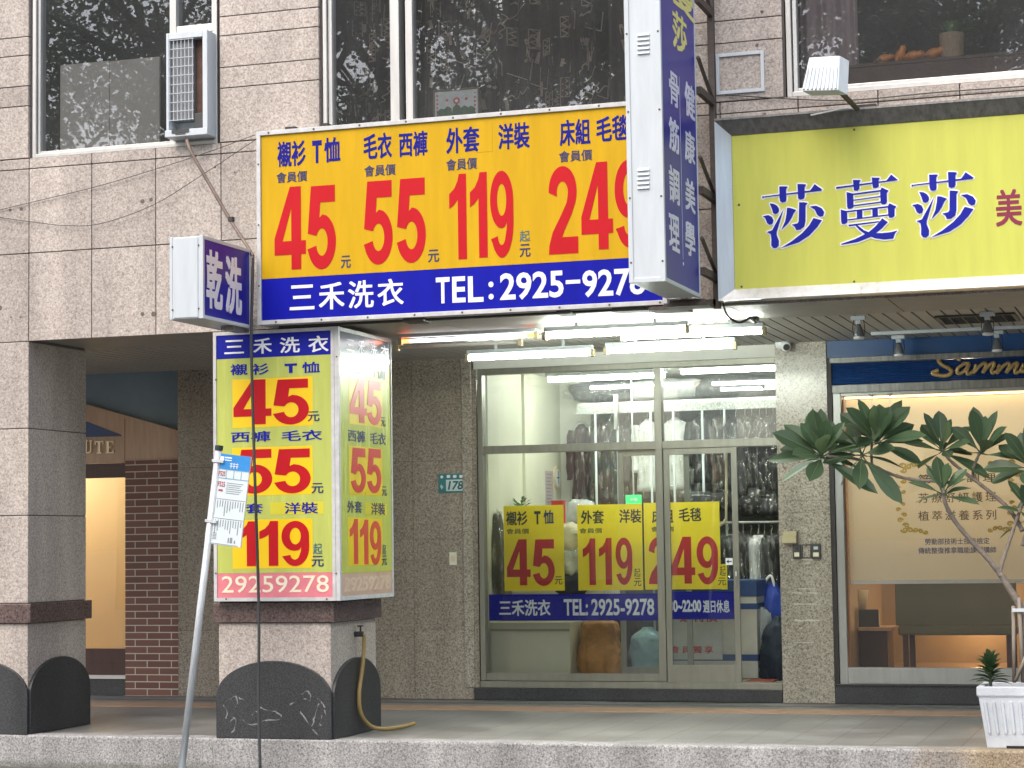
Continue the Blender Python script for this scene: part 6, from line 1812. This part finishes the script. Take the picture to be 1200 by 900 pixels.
# curved yellow pole by the door
S = solo(MB().tube(spline([at(851, 520, 4.3), at(851, 600, 4.3), at(850, 609, 4.3), at(845, 615, 4.3), at(838, 617, 4.3)], 6), .012, 8), 'hook_pole', 'brass', 'pale yellow pole with a bent end for lifting hangers, seen through the sliding door', 'pole', smooth=True)

# ------------------------------------------------------------------ inside the salon on the right
BY = 3.86
o = MB().sheet(lambda u, v: (-2.77 + u * 4.4, BY + .003 * math.sin(u * 60), 1.03 + v * 1.55), 60, 2)
S = thing('roller_blind', (-.6, BY, 1.0), 'cream roller blind with Chinese lettering in a gold scroll frame, behind the salon glass', 'blind')
o.build('fabric', 'blind_cream', S, smooth=True)
MB().box(-2.77, 1.63, BY - .008, BY + .012, 1.0, 1.028).build('bottom_bar', 'aluminium', S)
BT = BY - .006
for (s_, a, b_, c_, d) in (('筋骨作調理', 1076, 555, 1167, 565.8), ('芳療舒妍護理', 1076, 577, 1167.5, 588.7), ('植萃滋養系列', 1076, 598, 1167.5, 609.7)):
    letter_f(S, s_, rect(a, b_, c_, d, BT), BT, 'brown_ink', .01, LET, th=.0008, space=1.35)
letter_f(S, '勞動部技術士技能檢定', rect(1084, 630.5, 1159.6, 638, BT), BT, 'ink_blue_print', .015, LET, th=.0008)
letter_f(S, '傳統整復推拿職能課程講師', rect(1076, 641, 1167.6, 648.5, BT), BT, 'ink_blue_print', .015, LET, th=.0008)
mb = MB()
def scroll(px, py, sx, sy, s):
    pts = []
    for k in range(26):
        a = k / 25 * 2.6 * PI; r_ = s * (1 - k / 30)
        pts.append((px + sx * (s - r_ * math.cos(a)), py + sy * (r_ * math.sin(a)) * .8))
    P = [at(a, b_, BT) for a, b_ in pts]
    mb.tube(P, [.0095 - .006 * k / len(P) for k in range(len(P))], 5)
rr = random.Random(6)
for (cx_, cyy, sx, sy) in ((1054, 545, 1, 1), (1189, 543, -1, 1), (1056, 622, 1, -1), (1189, 620, -1, -1)):
    for k in range(5): scroll(cx_ + sx * k * 6.5, cyy + sy * rr.uniform(-2, 2), sx, sy * (1 if k % 2 else -1), 4.2 - .35 * k)
    for k in range(1, 6): scroll(cx_ + sx * rr.uniform(-1, 3), cyy + sy * k * 6.2, sx * (1 if k % 2 else -1), sy, 4.0 - .3 * k)
for v in mb.v: v.y = BT + (v.y - BT) * .15 - .001
mb.build('gold_scroll', 'gold_print', S)
solo(MB().box(-2.77, 1.6, 3.80, 3.812, 2.585, 2.598), 'led_strip', 'led', 'warm glowing strip along the top of the salon window', 'light strip')
M['bench'] = mat('olive_upholstery', (.17, .18, .13), rough=.75, var=.08, scale=4, bump=.15, bscale=200)
x0, x1, z0, z1 = rect(1049, 684, 1191, 733, 4.6)
S = thing('upholstered_bench', ((x0 + x1) / 2, 4.8, .2), 'olive upholstered bench with its back to the salon window', 'bench')
MB().box(x0, x1, 4.6, 4.68, z0, z1 + .06).build('backrest', 'bench', S, bevel=.01)
MB().box(x0 + .02, x1, 4.585, 5.2, z0 - .085, z0 - .004).build('seat', 'bench', S, bevel=.02)
for xx in (x0 + .05, x1 - .1):
    for yy in (4.66, 5.12): MB().box(xx, xx + .05, yy, yy + .05, .2, z0 - .087).build('leg', 'dark_wood', S)
zsh = at(1010, 735, 4.7).z
S = thing('wooden_shelf', (-2.7, 4.75, .2), 'dark wooden side shelf at the left end of the salon bench', 'shelf')
MB().box(-2.835, at(1047, 735, 4.7).x, 4.62, 5.1, zsh - .03, zsh).build('top', 'timber', S, bevel=.003)
MB().box(-2.835, at(1040, 735, 4.7).x, 4.68, 5.08, .2, zsh - .032).build('body', 'dark_wood', S)
c = at(1009, 716, 4.8)
S = thing('table_lamp', (c.x, 4.8, zsh), 'table lamp with a tapered white shade on the dark shelf', 'lamp')
MB().lathe((c.x, 4.8, at(1009, 714, 4.8).z), [(.045, 0), (.075, .17)], 20).build('shade', blind_mat('lamp_shade', (.75, .68, .5), .5), S, smooth=True)
MB().lathe((c.x, 4.8, zsh), [(.05, 0), (.05, .02), (.012, .04), (.012, .2)], 14).build('base', 'brass', S, smooth=True)
a = rect(1000, 714, 1031, 734, 4.78)
S = solo(MB().box(a[0], a[1], 4.72, 4.78, zsh, a[3]), 'storage_box', 'dark_plastic', 'dark box on the shelf below the table lamp shade', 'box', bevel=.006)

def glow(parent_name, loc, e, size, col_, label):
    S = thing('ceiling_lamp', loc, label, 'lamp')
    MB().lathe((loc[0], loc[1], loc[2]), [(.16, 0), (.16, .04), (.02, .06)], 20).build('housing', 'white_metal', S)
    MB().lathe((loc[0], loc[1], loc[2] - .012), [(.14, 0), (.14, .01)], 20).build('diffuser', 'lampglow', S)
    d = bpy.data.lights.new('bulb', 'POINT'); d.energy = e; d.color = col_; d.shadow_soft_size = size
    l_ = bpy.data.objects.new('bulb', d); COL.objects.link(l_); l_.location = (0, 0, -.12); l_.parent = S
glow('s', (-1.9, 5.0, 2.9), 28, .12, (1, .86, .64), 'round warm ceiling lamp behind the cream blind of the salon, left one')
glow('s', (-.3, 5.0, 2.9), 28, .12, (1, .86, .64), 'round warm ceiling lamp behind the cream blind of the salon, right one')
glow('s', (-10.6, 4.75, 2.6), 62, .12, (1, .87, .66), 'round warm ceiling lamp behind the glowing blind by the brick pier')
d = bpy.data.lights.new('added_wall_bulb', 'POINT'); d.energy = 8; d.color = (1, .62, .30); d.shadow_soft_size = .06  # unseen lamp added for the amber glow low in the salon
S = thing('added_wall_lamp', (-1.9, 6.19, .6), 'unseen low wall lamp added behind the olive bench for the amber glow', 'lamp')
MB().box(-1.95, -1.85, 6.17, 6.2, .58, .72).build('wall_plate', 'brass', S, bevel=.004)
MB().lathe((-1.9, 6.12, .6), [(.03, 0), (.05, .03), (.05, .09), (.03, .11)], 16).build('globe', 'lampglow', S, smooth=True)
l_ = bpy.data.objects.new('added_wall_bulb', d); COL.objects.link(l_); l_.parent = S; l_.location = (0, -.35, .05)

# ------------------------------------------------------------------ street trees across the road, mirrored in the upper windows
def tree_mesh(seed, h, spread, n_leaf):
    rr = random.Random(seed); tr = MB(); cr = MB(); tips = []
    def grow(p, d, L, r_, lev):
        q = p + d * L
        tr.tube(spline([p, p + d * L * .5 + Vector((rr.uniform(-.1, .1), rr.uniform(-.1, .1), 0)) * L * .5, q], 3), [r_ * (1 - .3 * i / 6) for i in range(7)], 7)
        if lev >= 3: tips.append(q)
        if lev == 4: return
        for k in range(3 if lev < 2 else 3):
            a = rr.uniform(0, 2 * PI); t = rr.uniform(.45, .85)
            nd = (d * math.cos(t) + Vector((math.cos(a), math.sin(a), rr.uniform(-.05, .35))) * math.sin(t)).normalized()
            grow(q - d * L * rr.uniform(0, .25), nd, L * rr.uniform(.62, .8) * spread, r_ * .62, lev + 1)
    grow(Vector((0, 0, 0)), Vector((0, 0, 1)), h * .33, h * .022, 0)
    tips = rr.sample(tips, int(len(tips) * .62))
    for i in range(n_leaf):
        c = rr.choice(tips) + Vector((rr.gauss(0, .45), rr.gauss(0, .45), rr.gauss(0, .32)))
        d = Vector((rr.gauss(0, 1), rr.gauss(0, 1), rr.gauss(-.3, .6))).normalized()
        s_ = d.cross(Vector((rr.gauss(0, 1), rr.gauss(0, 1), rr.gauss(0, 1)))).normalized()
        L = rr.uniform(.09, .16); w = L * .36
        b = len(cr.v); cr.v += [c, c + d * L * .5 + s_ * w, c + d * L, c + d * L * .5 - s_ * w]; cr.f.append((b, b + 1, b + 2, b + 3))
    return tr, cr
spots = [(-19.5, -27, 15, 8, 'in the back row, furthest left'), (-27, -28, 16, 9, 'behind the leftmost tree of the street'), (-14, -21, 17.5, 1, 'nearest the left end of the street'), (-10.2, -22, 18, 2, 'opposite the middle upper window'), (3.2, -20.5, 15.5, 3, 'opposite the right upper window'), (8.5, -22.5, 18, 4, 'furthest right along the street'), (-22, -24, 18, 5, 'furthest left along the street'), (-10.5, -27, 17, 6, 'in the back row, left'), (-2.5, -28, 17, 7, 'in the back row, right')]
for (x, y, h, sd, where) in spots:
    S = thing('street_tree', (x, y, -.24), 'tall street tree mirrored in the upper windows, ' + where, 'tree', 'street trees across the road')
    OFF[S.name] = Vector((0, 0, 0))
    tr, cr = tree_mesh(sd, h, 1.0, 24000 if x < 0 else 15000)
    tr.build('trunk', 'street_bark', S, smooth=True); cr.build('crown', 'street_leaf', S)

bpy.data.objects.remove(_to); bpy.data.objects.remove(_do)
bpy.data.curves.remove(_tc)
